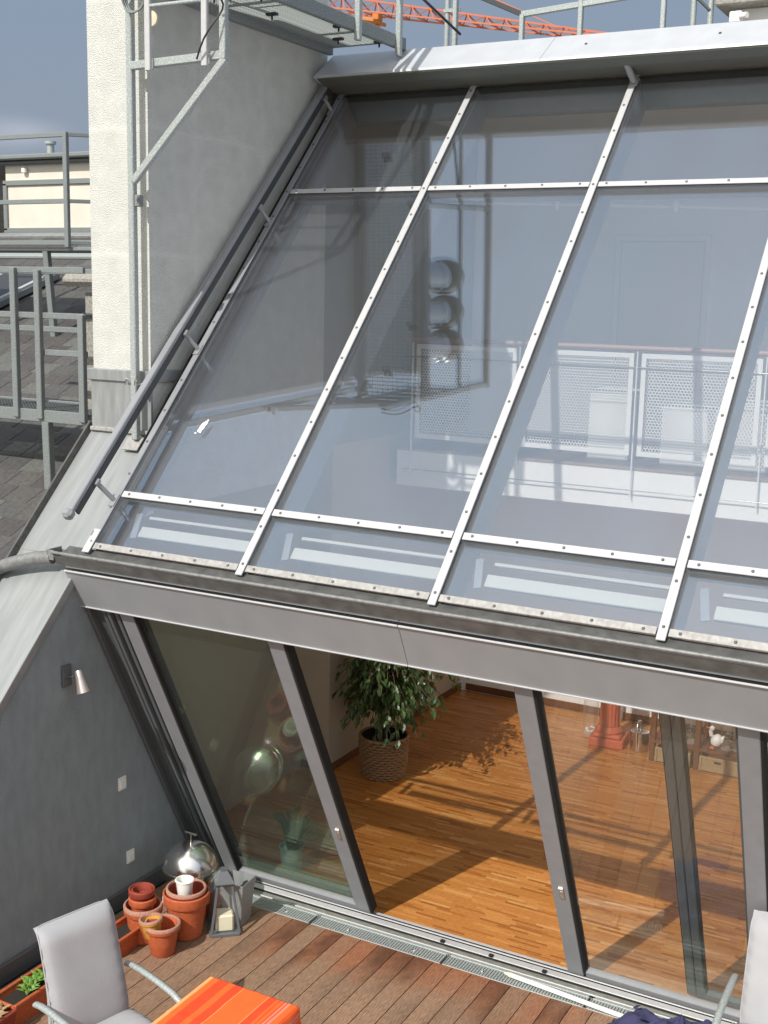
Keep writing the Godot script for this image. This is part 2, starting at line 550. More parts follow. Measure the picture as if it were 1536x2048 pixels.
func eaves() -> void:
	var t := thing("eaves_fascia", "long grey metal fascia and gutter under the sloped glass", "fascia", Vector3(-5.66, 2.35, -6.13))
	var right := 3.7
	var xs := [-5.665, -3.125, -0.6, 1.9, right]
	for i in 4:
		var a: float = xs[i]
		var b: float = xs[i + 1] - 0.004
		var p := PackedVector2Array()
		for q in [dp(0, 2.352, 0), dp(0, 2.62, 0), dp(0, 2.62, -0.012), dp(0, 2.352, -0.012)]:
			p.append(Vector2(q.z, q.y))
		var mb := MB.new()
		mb.prism(p, a, b)
		obj("panel", mb, M.fascia, t)
		var m2 := MB.new()
		m2.bar(dp(a, 2.352, 0.002), dp(b, 2.352, 0.002), 0.006, 0.012, DN)
		obj("lower_edge", m2, M.ridge, t)
		var m3 := MB.new()
		m3.bar(dp(a, 2.628, 0.004), dp(b, 2.628, 0.004), 0.014, 0.012, Vector3.UP, 0.003)
		obj("bright_lip", m3, M.strip, t)
		var m4 := MB.new()
		var p4 := PackedVector2Array()
		for q in [dp(0, 2.636, -0.02), dp(0, 2.735, -0.02), dp(0, 2.735, -0.03), dp(0, 2.636, -0.03)]:
			p4.append(Vector2(q.z, q.y))
		m4.prism(p4, a, b)
		obj("recess_strip", m4, M.fascia, t)
	var g := thing("roof_gutter", "shallow stained zinc gutter along the lower edge of the glass roof", "gutter", Vector3(-5.7, 2.72, -6.0))
	# trough: from under the glass edge out to a rolled lip
	var prof := [Vector2(-6.115, 2.765), Vector2(-6.06, 2.735), Vector2(-6.0, 2.722), Vector2(-5.968, 2.726), Vector2(-5.958, 2.742)]
	var rows := []
	for q in prof:
		var row := []
		for k in 24:
			row.append(Vector3(lerpf(-5.735, right, k / 23.0), q.y, q.x))
		rows.append(row)
	var m6 := MB.new()
	m6.grid(rows)
	var low := []
	for q in prof:
		low.append(Vector2(q.x, q.y - 0.012))
	var pp := PackedVector2Array(low)
	pp.append(Vector2(-5.99, 2.66)); pp.append(Vector2(-6.11, 2.66))
	m6.prism(pp, -5.735, right)
	obj("trough", m6, M.zinc_dark, g)
	var m7 := MB.new()
	m7.tube([Vector3(-5.745, 2.748, -5.952), Vector3(right, 2.748, -5.952)], 0.011, 10)
	obj("rolled_lip", m7, M.gutter, g)
	# the open end box on the left with its outlet
	var m8 := MB.new()
	for q in [[Vector3(-5.792, 2.725, -6.03), Vector3(0.008, 0.07, 0.14)], [Vector3(-5.765, 2.725, -5.964), Vector3(0.06, 0.07, 0.008)], [Vector3(-5.765, 2.715, -6.10), Vector3(0.06, 0.05, 0.008)]]:
		m8.box(q[0], q[1], Basis(), 0.002)
	obj("end_box", m8, M.gutter, g)
	m8 = MB.new()
	m8.box(Vector3(-5.765, 2.692, -6.03), Vector3(0.05, 0.006, 0.125))
	obj("outlet", m8, M.seal, g)
	var m9 := MB.new()
	m9.tube([Vector3(-5.78, 2.70, -6.00), Vector3(-5.90, 2.685, -5.985), Vector3(-6.05, 2.645, -5.965), Vector3(-6.20, 2.595, -5.94), Vector3(-6.28, 2.55, -5.93), Vector3(-6.34, 2.46, -5.92), Vector3(-6.36, 2.3, -5.92), Vector3(-6.36, 1.6, -5.92)], 0.046, 16)
	m9.tube([Vector3(-6.18, 2.601, -5.943), Vector3(-6.21, 2.592, -5.939)], 0.052, 16)
	tag(obj("rain_pipe", m9, M.gutter), "grey round rain pipe running from the gutter over the zinc wall cap", "rain pipe")
	# inside: the eaves beam, and one white blind rail under each lowest pane
	var m10 := MB.new()
	m10.bar(dp(-5.65, 2.49, -0.09), dp(right, 2.49, -0.09), 0.13, 0.25, Vector3(0, 0.89, 0.455))
	obj("beam", m10, M.alu, t)
	for i in 6:
		var x0: float = BARS[i] + 0.20
		var x1: float = BARS[i + 1] + 0.02
		var w := thing("blind_rail", ["white blind rail under the lowest pane beside the side wall", "white blind rail under the second lowest pane from the left", "white blind rail under the third lowest pane from the left", "white blind rail under the lowest pane at the right edge", "white blind rail further along the eaves", "white blind rail near the far end of the eaves"][i], "blind rail", gp(x0, 0.2, -0.15), "blind rails under the lowest panes")
		var b1 := MB.new()
		b1.bar(gp(x0, 0.272, -0.145), gp(x1, 0.272, -0.145), 0.085, 0.03, GN, 0.004)
		obj("rail", b1, M.blind, w)
		var b2 := MB.new()
		b2.bar(gp(x0 + 0.02, 0.388, -0.14), gp(x1, 0.388, -0.14), 0.022, 0.02, GN, 0.002)
		obj("top_bar", b2, M.blind, w)
		var b3 := MB.new()
		b3.bar(gp(x0 - 0.04, 0.22, -0.15), gp(x0 - 0.09, 0.42, -0.15), 0.05, 0.012, GN, 0.002)
		obj("end_bracket", b3, M.alu, w)

func ridge() -> void:
	var t := thing("ridge_flashing", "pale sheet metal ridge cap along the top of the glass roof", "ridge cap", Vector3(-5.62, 6.2, -9.4))
	var p := PackedVector2Array([Vector2(-8.972, 6.25), Vector2(-8.975, 6.268), Vector2(-9.287, 6.482), Vector2(-9.98, 6.60), Vector2(-9.98, 6.36), Vector2(-9.45, 6.24), Vector2(-9.10, 6.215)])
	var xs := [-5.60, -3.6, -1.2, 1.2, 3.7]
	for i in 4:
		var mb := MB.new()
		mb.prism(p, xs[i], xs[i + 1] - 0.003)
		obj("cap_sheet", mb, M.ridge, t)
	var m2 := MB.new()
	m2.prism(PackedVector2Array([Vector2(-8.98, 6.246), Vector2(-9.10, 6.212), Vector2(-9.44, 6.237), Vector2(-9.42, 6.19), Vector2(-9.31, 6.165), Vector2(-9.10, 6.198), Vector2(-8.982, 6.238)]), -5.57, 3.7)
	obj("soffit", m2, M.soffit, t)  # dark colour carries the shade beneath the ridge cap
	for x in [-3.3, -2.3, -0.9]:
		var m4 := MB.new()
		m4.lathe([Vector2(0.012, 0), Vector2(0.01, 0.006), Vector2(0, 0.008)], Vector3(), 8)
		var nn := Vector3(0, 0.825, 0.565)
		put("screw", m4.mesh(), M.screw, t, Transform3D(Basis(Vector3.RIGHT, nn, Vector3.RIGHT.cross(nn)), Vector3(x, 6.382, -9.14)))

# ---------------------------------------------------------------- walls
func walls() -> void:
	var co := 0.985
	# terrace side wall, its top follows the 45 degree cap
	var t := thing("terrace_side_wall", "dark grey rendered side wall of the terrace under the sloping zinc cap", "wall", Vector3(-5.9, -0.1, -5.0))
	var mb := MB.new()
	mb.prism(PackedVector2Array([Vector2(4, -0.3), Vector2(4, 0.95), Vector2(-4.49, 0.95), Vector2(-6.0, 2.49), Vector2(-6.12, 2.49), Vector2(-7.5, -0.3)]), -6.19, -5.655)
	obj("render", mb, M.plaster_grey, t)
	var m2 := MB.new()
	m2.box(Vector3(-5.640, 0.03, -1.55), Vector3(0.028, 0.14, 11.1), Basis(), 0.006)
	obj("skirting", m2, M.steel_grey, t)
	for q in [[-6.509, 0.928], [-6.588, 0.324]]:
		var s := thing("wall_socket", "upper white wall switch on the dark grey side wall" if q[1] > 0.5 else "lower white wall socket above the steel grill on the dark grey wall", "switch", Vector3(-5.655, q[1], q[0]))
		var a := MB.new()
		a.box(Vector3(-5.648, q[1], q[0]), Vector3(0.016, 0.10, 0.082), Basis(), 0.004)
		obj("cover", a, M.white, s)
		var b := MB.new()
		b.box(Vector3(-5.638, q[1] - 0.004, q[0]), Vector3(0.010, 0.062, 0.062), Basis(Vector3(0, 0, 1), 0.04), 0.003)
		obj("flap", b, M.white_gloss, s)
	# zinc cap
	var c := thing("zinc_coping", "weathered zinc cap sloping down the top of the side wall", "wall cap", Vector3(-5.93, 1.0, -4.5))
	var up := Vector3(0, 0.70, 0.714)
	var ends := [Vector2(-4.45, 0.962), Vector2(-5.25, 1.77), Vector2(-6.14, 2.677), Vector2(-6.93, 3.482)]
	for i in 3:
		var a: Vector2 = ends[i]
		var b: Vector2 = ends[i + 1]
		var l := i * 0.0025
		var xr := -5.635 if i < 2 else -5.57
		var m3 := MB.new()
		m3.bar(Vector3((-6.23 + xr) * 0.5, a.y, a.x) + up * l, Vector3((-6.23 + xr) * 0.5, b.y + 0.012, b.x - 0.012) + up * l, xr + 6.23, 0.012, up, 0.002)
		obj("sheet", m3, M.zinc, c)
		var m4 := MB.new()
		m4.bar(Vector3(-6.225, a.y, a.x) + up * 0.03, Vector3(-6.225, b.y, b.x) + up * 0.03, 0.018, 0.07, up, 0.003)
		obj("upstand", m4, M.zinc_dark, c)  # darker zinc carries the shade on the inner face
		if i < 2:
			var m5 := MB.new()
			m5.bar(Vector3(-5.637, a.y, a.x) - up * 0.024, Vector3(-5.637, b.y, b.x) - up * 0.024, 0.006, 0.05, up)
			obj("drip_edge", m5, M.zinc, c)
	var m6 := MB.new()
	m6.bar(Vector3(-6.2, 2.70, -6.165) + up * 0.008, Vector3(-5.80, 2.70, -6.165) + up * 0.008, 0.03, 0.008, up, 0.002)
	obj("cross_seam", m6, M.zinc, c)
	# chimney block, runs up past the ridge
	var ch := thing("chimney", "tall white rendered chimney block with zinc foot left of the glass roof", "chimney", Vector3(-5.92, 3.4, -8.1))
	var m7 := MB.new()
	m7.prism(PackedVector2Array([Vector2(-6.9, 3.3), Vector2(-6.9, 7.7), Vector2(-9.28, 7.7), Vector2(-9.28, 2.9), Vector2(-6.5, 2.9)]), -6.19, -5.655)
	obj("render", m7, M.plaster, ch)
	var m8 := MB.new()
	m8.box(Vector3(-5.92, 7.76, -8.09), Vector3(0.66, 0.10, 2.50), Basis(), 0.015)
	obj("cap_slab", m8, M.concrete, ch)
	var m9 := MB.new()
	m9.box(Vector3(-5.925, 3.66, -6.896), Vector3(0.56, 0.46, 0.022), Basis(), 0.003)
	obj("zinc_foot", m9, M.zinc, ch)
	var m10 := MB.new()
	m10.box(Vector3(-5.925, 3.875, -6.882), Vector3(0.60, 0.085, 0.035), Basis(), 0.006)
	m10.box(Vector3(-5.645, 3.875, -7.1), Vector3(0.024, 0.085, 0.4), Basis(), 0.005)
	obj("cover_band", m10, M.zinc, ch)
	var m11 := MB.new()
	m11.bar(Vector3(-5.925, 3.475, -6.90), Vector3(-5.925, 3.475, -6.86), 0.56, 0.03, Vector3.UP, 0.004)
	obj("foot_fold", m11, M.strip_old, ch)
	var m12 := MB.new()
	m12.lathe([Vector2(0, 0.0), Vector2(0.05, 0.0), Vector2(0.055, 0.012), Vector2(0.052, 0.022), Vector2(0, 0.03)], Vector3(-5.60, 6.31, -6.9), 20, Basis(Vector3.RIGHT, PI / 2))
	obj("vent_cover", m12, M.room_cream, ch)
	# three steel flue pipes on top, seen mirrored in the glass
	var zs := [-7.78, -7.40, -7.03]
	for i in 3:
		var f := thing("flue_pipe", ["steel flue pipe with round cowl on the chimney, rearmost of three", "steel flue pipe with round cowl on the chimney, middle of three", "steel flue pipe with round cowl on the chimney, front of three"][i], "flue pipe", Vector3(-5.92, 7.81, zs[i]), "three flue pipes on the chimney")
		var a := MB.new()
		a.lathe([Vector2(0.16, 0), Vector2(0.16, 1.1)], Vector3(-5.92, 7.81, zs[i]), 40)
		obj("pipe", a, M.inox, f)
		var b := MB.new()
		b.lathe([Vector2(0.0, 1.0), Vector2(0.165, 1.0), Vector2(0.183, 1.03), Vector2(0.187, 1.16), Vector2(0.176, 1.27), Vector2(0.14, 1.36), Vector2(0.08, 1.42), Vector2(0, 1.44)], Vector3(-5.92, 7.81, zs[i]), 40)
		obj("cowl", b, M.cowl, f)  # darker than the pipe: shade of the downward face put into the colour
		var d := MB.new()
		d.lathe([Vector2(0.161, 0.0), Vector2(0.166, 0.01), Vector2(0.166, 0.04), Vector2(0.161, 0.05)], Vector3(-5.92, 8.62, zs[i]), 40)
		obj("clamp", d, M.inox, f)

func roof_walkway() -> void:
	var t := thing("roof_walkway", "galvanised steel grating walkway along the top of the side wall", "walkway", Vector3(-5.25, 6.46, -8.0))
	var z0 := -6.75
	var z1 := -9.22
	for x in [-5.585, -4.925]:
		var mb := MB.new()
		mb.bar(Vector3(x, 6.52, z0), Vector3(x, 6.52, z1 - (0.06 if x > -5 else 0.0)), 0.05, 0.10, Vector3.UP, 0.006)
		obj("edge_beam", mb, M.galv_dull, t)
	var cuts := [z0, -7.62, -8.73, z1]
	for i in 3:
		var g := MB.new()
		var a: float = cuts[i] - 0.012
		var b: float = cuts[i + 1] + 0.012
		var z := a
		while z > b:
			g.box(Vector3(-5.255, 6.545, z), Vector3(0.60, 0.028, 0.0035))
			z -= 0.034
		for k in 12:
			g.box(Vector3(lerpf(-5.545, -4.965, k / 11.0), 6.556, (a + b) * 0.5), Vector3(0.006, 0.008, a - b))
		g.box(Vector3(-5.255, 6.542, a), Vector3(0.60, 0.034, 0.006))
		g.box(Vector3(-5.255, 6.542, b), Vector3(0.60, 0.034, 0.006))
		obj("grating", g, M.galv, t)
		for q in [[-5.30, 0.25], [-5.05, 0.75]]:
			var cl := MB.new()
			var cz: float = lerpf(a, b, q[1])
			cl.box(Vector3(q[0], 6.515, cz), Vector3(0.09, 0.02, 0.045), Basis(), 0.004)
			cl.tube([Vector3(q[0], 6.51, cz), Vector3(q[0], 6.475, cz)], 0.008, 6)
			obj("clamp", cl, M.dark_grey, t)
	# handrail on the outer side
	for z in [-6.78, -8.46, -9.12]:
		var p := MB.new()
		p.bar(Vector3(-4.885, 6.40, z), Vector3(-4.885, 7.75, z), 0.05, 0.045, Vector3.RIGHT, 0.005)
		obj("post", p, M.galv, t)
	var hr := MB.new()
	hr.bar(Vector3(-4.885, 7.78, -6.74), Vector3(-4.885, 7.78, -9.9), 0.06, 0.05, Vector3.UP, 0.008)
	obj("handrail", hr, M.galv, t)
	var kr := MB.new()
	kr.bar(Vector3(-4.885, 7.15, -6.78), Vector3(-4.885, 7.15, -9.12), 0.03, 0.035, Vector3.UP, 0.004)
	obj("knee_rail", kr, M.galv, t)
	# console on the chimney front
	var c := thing("ladder_console", "galvanised triangular console bolted to the sunlit front of the chimney", "console", Vector3(-5.7, 3.4, -6.78))
	var m := MB.new()
	m.bar(Vector3(-5.715, 3.43, -6.80), Vector3(-5.715, 6.9, -6.80), 0.05, 0.05, Vector3.BACK, 0.006)
	obj("wall_post", m, M.galv, c)
	var fl := MB.new()
	fl.box(Vector3(-5.735, 3.40, -6.79), Vector3(0.14, 0.012, 0.12), Basis(Vector3.RIGHT, 0.78), 0.003)
	obj("foot_plate", fl, M.strip_old, c)
	m = MB.new()
	m.bar(Vector3(-5.69, 5.99, -6.78), Vector3(-4.90, 6.01, -6.78), 0.045, 0.055, Vector3.UP, 0.005)
	obj("arm", m, M.galv, c)
	m = MB.new()
	m.bar(Vector3(-5.685, 5.23, -6.78), Vector3(-4.91, 5.985, -6.78), 0.042, 0.05, Vector3.UP, 0.005)
	obj("brace", m, M.galv, c)
	m = MB.new()
	m.bar(Vector3(-4.925, 5.96, -6.785), Vector3(-4.925, 6.46, -6.785), 0.05, 0.045, Vector3.BACK, 0.005)
	obj("outer_post", m, M.galv, c)
	m = MB.new()
	m.box(Vector3(-5.66, 5.10, -6.80), Vector3(0.045, 0.08, 0.05), Basis(), 0.005)
	m.tube([Vector3(-5.645, 5.115, -6.77), Vector3(-5.645, 5.115, -6.75)], 0.014, 8)
	obj("bolt_plate", m, M.galv_dull, c)
	m = MB.new()
	for k in 2:
		m.tube([Vector3(-5.76 + k * 0.085, 3.83, -6.83), Vector3(-5.76 + k * 0.085, 3.83, -6.755), Vector3(-5.75 + k * 0.085, 3.87, -6.75)], 0.012, 8)
	obj("pipe_clip", m, M.chrome, c)
	var l := thing("roof_ladder", "galvanised ladder rails clamped to the console below the walkway", "ladder", Vector3(-5.27, 5.97, -6.73))
	for x in [-5.508, -5.04]:
		m = MB.new()
		m.bar(Vector3(x, 5.94, -6.735), Vector3(x, 7.6, -6.735), 0.045, 0.03, Vector3.BACK, 0.004)
		obj("rail", m, M.strip, l)
		var cl := MB.new()
		cl.box(Vector3(x, 5.985, -6.75), Vector3(0.06, 0.07, 0.02), Basis(), 0.003)
		obj("clamp", cl, M.galv, l)
	for k in 5:
		m = MB.new()
		m.tube([Vector3(-5.5, 6.35 + k * 0.28, -6.735), Vector3(-5.05, 6.35 + k * 0.28, -6.735)], 0.014, 8)
		obj("rung", m, M.galv, l)
	# coil of wire and a thin cable
	m = MB.new()
	for k in 3:
		var ring := []
		for j in 25:
			var a := TAU * j / 24
			ring.append(Vector3(-5.62 + cos(a) * (0.075 + 0.008 * k), 6.41 + sin(a) * (0.085 + 0.006 * k), -6.74 + 0.012 * k + 0.01 * sin(3 * a)))
		m.tube(ring, 0.007, 6)
	tag(obj("wire_coil", m, M.galv_dull), "coil of thin grey wire hanging at the top of the chimney", "wire")
	m = MB.new()
	var pts := []
	for k in 13:
		var a := k / 12.0
		pts.append(Vector3(-5.08 + 0.11 * sin(a * PI) + 0.15 * a, 5.98 + 0.36 * sin(a * PI * 0.62), -6.70 + 0.03 * sin(a * 9.0)))
	m.tube(pts, 0.007, 6)
	tag(obj("cable_loop", m, M.cable), "thin black cable looped over the console arm", "cable")
	m = MB.new()
	m.tube([Vector3(-4.9, 7.15, -8.5), Vector3(-4.9, 7.0, -9.2), Vector3(-4.9, 6.79, -10.3)], 0.012, 6)
	tag(obj("stay_cable", m, M.cable), "black stay cable slanting down to the ridge posts", "cable")

func ridge_railing() -> void:
	var t := thing("ridge_railing", "galvanised railing standing behind the ridge cap", "railing", Vector3(-3.5, 6.55, -10.4))
	for x in [-5.0, -4.352, -3.815, -3.096]:
		var m := MB.new()
		m.bar(Vector3(x, 6.5, -10.4), Vector3(x, 6.93 if x == -4.352 else 7.7, -10.4), 0.05, 0.04, Vector3.RIGHT, 0.005)
		obj("post", m, M.galv, t)
	for x in [-5.105, -2.86, -2.72]:
		var m := MB.new()
		m.tube([Vector3(x, 6.5, -10.45), Vector3(x, 7.7, -10.45)], 0.025, 10)
		obj("round_post", m, M.galv, t)
	var m := MB.new()
	m.bar(Vector3(-4.36, 6.93, -10.4), Vector3(-2.7, 7.04, -10.4), 0.04, 0.05, Vector3.UP, 0.005)
	obj("cross_rail", m, M.galv, t)
	m = MB.new()
	m.bar(Vector3(-5.0, 7.22, -10.42), Vector3(-4.35, 6.93, -10.42), 0.03, 0.045, Vector3.UP, 0.004)
	obj("brace", m, M.dark_grey, t)
	m = MB.new()
	m.bar(Vector3(-5.13, 7.03, -10.43), Vector3(-4.97, 7.03, -10.43), 0.02, 0.03, Vector3.UP)
	obj("tie", m, M.galv, t)
	m = MB.new()
	m.tube([Vector3(-3.0, 7.10, -10.43), Vector3(-2.72, 6.83, -10.43)], 0.014, 6)
	obj("thin_brace", m, M.dark_grey, t)
	var s := thing("roof_stack", "low stack with a concrete slab top behind the ridge", "stack", Vector3(-1.5, 6.4, -10.6))
	m = MB.new()
	m.box(Vector3(-1.3, 6.62, -10.9), Vector3(2.5, 0.46, 0.7), Basis(), 0.01)
	obj("body", m, M.white, s)
	m = MB.new()
	m.box(Vector3(-1.3, 6.895, -10.85), Vector3(2.75, 0.09, 0.95), Basis(), 0.012)
	obj("slab", m, M.concrete, s)
	m = MB.new()
	m.box(Vector3(-2.5, 6.755, -10.42), Vector3(0.10, 0.09, 0.08), Basis(), 0.01)
	m.tube([Vector3(-2.46, 6.755, -10.38), Vector3(-2.40, 6.755, -10.35)], 0.024, 10)
	m.tube([Vector3(-2.5, 6.71, -10.42), Vector3(-2.5, 6.6, -10.42)], 0.018, 8)
	tag(obj("roof_lamp", m, M.white), "small white lamp box under the concrete slab behind the ridge", "lamp")
	# roof deck behind the ridge
	m = MB.new()
	m.box(Vector3(-1.0, 6.42, -11.4), Vector3(9.6, 0.12, 3.0))
	structure("rear_flat_roof", m, M.concrete)

# ---------------------------------------------------------------- doors
func leaf(called: String, label: String, x0: float, x1: float, d: float, handle := 0, dark := false, film: Material = null) -> void:
	var y0 := -0.085
	var y1 := 2.42
	var t := thing(called, label, "sliding door", dp(x0, y0, d))
	var m: Material = M.alu_dark if dark else M.alu
	var wid := 0.115
	for k in 2:
		var x := x0 + wid * 0.5 if k == 0 else x1 - wid * 0.5
		var mb := MB.new()
		if dark:
			for e in [-0.03, 0.03]:
				mb.bar(dp(x + e, y0, d), dp(x + e, y1, d), 0.052, 0.06, DN, 0.004)
		else:
			mb.bar(dp(x, y0, d), dp(x, y1, d), wid, 0.06, DN, 0.004)
		var o := obj("stile", mb, m, t)
		var s := 1.0
		if not dark:
			var mc := MB.new()
			mc.bar(dp(x + s * (wid * 0.5 + 0.009), y0, d - 0.012), dp(x + s * (wid * 0.5 + 0.009), y1, d - 0.012), 0.022, 0.078, DN, 0.003)
			obj("black_edge", mc, M.seal, o)
		else:
			for e in [-0.06, 0.0, 0.06]:
				var mc := MB.new()
				mc.bar(dp(x + e, y0, d - 0.004), dp(x + e, y1, d - 0.004), 0.009, 0.05, DN)
				obj("black_edge", mc, M.seal, o)
		var isx := x + (wid * 0.5 + 0.008) * (1.0 if k == 0 else -1.0)
		if k == 1:
			var g := MB.new()
			g.bar(dp(isx, y0, d - 0.01), dp(isx, y1, d - 0.01), 0.014, 0.045, DN)
			obj("glazing_bead", g, M.alu_dark, o)
	for y in [y0 + 0.02, y1 - 0.03]:
		var mb := MB.new()
		mb.bar(dp(x0 + wid, y, d), dp(x1 - wid, y, d), 0.055, 0.05, DN, 0.003)
		obj("bottom_rail" if y < 1 else "top_rail", mb, m, t)
	var b := Basis(Vector3.RIGHT, DN.cross(Vector3.RIGHT), DN)
	var gl := MB.new()
	gl.quad(dp(x0 + wid, y0, d - 0.004), dp(x1 - wid, y0, d - 0.004), dp(x1 - wid, y1, d - 0.004), dp(x0 + wid, y1, d - 0.004))
	var pane := obj("pane", gl, M.glass_clear, t)
	if film:
		gl = MB.new()
		gl.quad(dp(x0 + wid, y0, d - 0.02), dp(x1 - wid, y0, d - 0.02), dp(x1 - wid, y1, d - 0.02), dp(x0 + wid, y1, d - 0.02))
		obj("inner_sheet", gl, film, pane)
	if handle:
		var x := x1 - wid * 0.5 if handle > 0 else x0 + wid * 0.5
		var h := MB.new()
		var hy := 0.70
		h.box(dp(x + 0.01, hy, d + 0.031), Vector3(0.036, 0.13, 0.006), b, 0.002)
		var o := obj("handle_plate", h, M.inox, t)
		h = MB.new()
		h.box(dp(x + 0.01, hy + 0.045, d + 0.037), Vector3(0.032, 0.014, 0.012), b, 0.002)
		obj("latch", h, M.white, o)
		h = MB.new()
		h.box(dp(x + 0.01, hy - 0.012, d + 0.0345), Vector3(0.022, 0.06, 0.002), b)
		obj("finger_pull", h, M.chrome, o)

func doors() -> void:
	leaf("sliding_door", "leaning sliding glass door next to the dark grey side wall, pots reflected in it", -5.36, -4.04, -0.06, 1, false, M.tint)
	leaf("sliding_door", "leaning sliding glass door right of the open gap, deck boards reflected in it", -2.48, -1.11, -0.06, -1, false, M.door_coating)
	leaf("sliding_door", "sliding glass door standing behind the right one, with dark double edge", -1.67, 0.10, -0.15, 0, true)
	leaf("sliding_door", "far right sliding glass door partly hidden by the grey chair", 0.15, 1.5, -0.06)
	leaf("sliding_door", "last sliding glass door beyond the right one", 1.55, 3.6, -0.06)
	leaf("sliding_door", "sliding glass door pushed open behind the one beside the dark grey wall", -5.40, -4.12, -0.15, 0, true)
	var t := thing("door_jamb", "dark grey metal jamb leaning along the side wall beside the doors", "door jamb", dp(-5.5, -0.1))
	var plate := MB.new()
	plate.bar(dp(-5.525, -0.1, -0.10), dp(-5.525, 2.40, -0.10), 0.262, 0.08, DN, 0.003)
	obj("cover_plate", plate, M.alu_dark, t)
	for q in [[-5.632, 0.034, 0.05], [-5.50, 0.03, 0.035], [-5.445, 0.026, 0.05], [-5.395, 0.03, 0.03]]:
		var mb := MB.new()
		mb.bar(dp(q[0], -0.1, -0.062 + q[2] * 0.5), dp(q[0], 2.38, -0.062 + q[2] * 0.5), q[1], q[2], DN, 0.004)
		obj("profile", mb, M.steel_grey, t)
	# threshold with its running tracks
	var h := thing("door_threshold", "silver metal door threshold with running tracks", "threshold", Vector3(-5.6, -0.12, -7.3))
	var a := -5.64
	var b := 3.6
	for q in [["sill_plate", -7.225, 0.14, -0.085, 0.03, M.sill], ["sill_step", -7.235, 0.010, -0.078, 0.012, M.strip], ["track_rail", -7.350, 0.062, -0.079, 0.05, M.strip], ["groove", -7.307, 0.022, -0.083, 0.02, M.seal], ["groove", -7.392, 0.020, -0.082, 0.02, M.seal], ["track_rail", -7.411, 0.017, -0.080, 0.04, M.strip], ["groove", -7.431, 0.021, -0.083, 0.02, M.seal], ["floor_edge", -7.457, 0.03, -0.085, 0.04, M.strip]]:
		var mb := MB.new()
		mb.box(Vector3((a + b) * 0.5, q[3] - q[4] * 0.5, q[1]), Vector3(b - a, q[4], q[2]), Basis(), 0.003)
		obj(q[0], mb, q[5], h)
	var mb2 := MB.new()
	mb2.box(Vector3((a + b) * 0.5, -0.19, -7.3), Vector3(b - a, 0.14, 0.34))
	obj("base", mb2, M.dark_grey, h)
	for x in [-3.40, -3.02, -2.62]:
		var m3 := MB.new()
		m3.box(Vector3(x, -0.068, -7.322), Vector3(0.03, 0.012, 0.03), Basis(), 0.002)
		obj("stop_block", m3, M.seal, h)

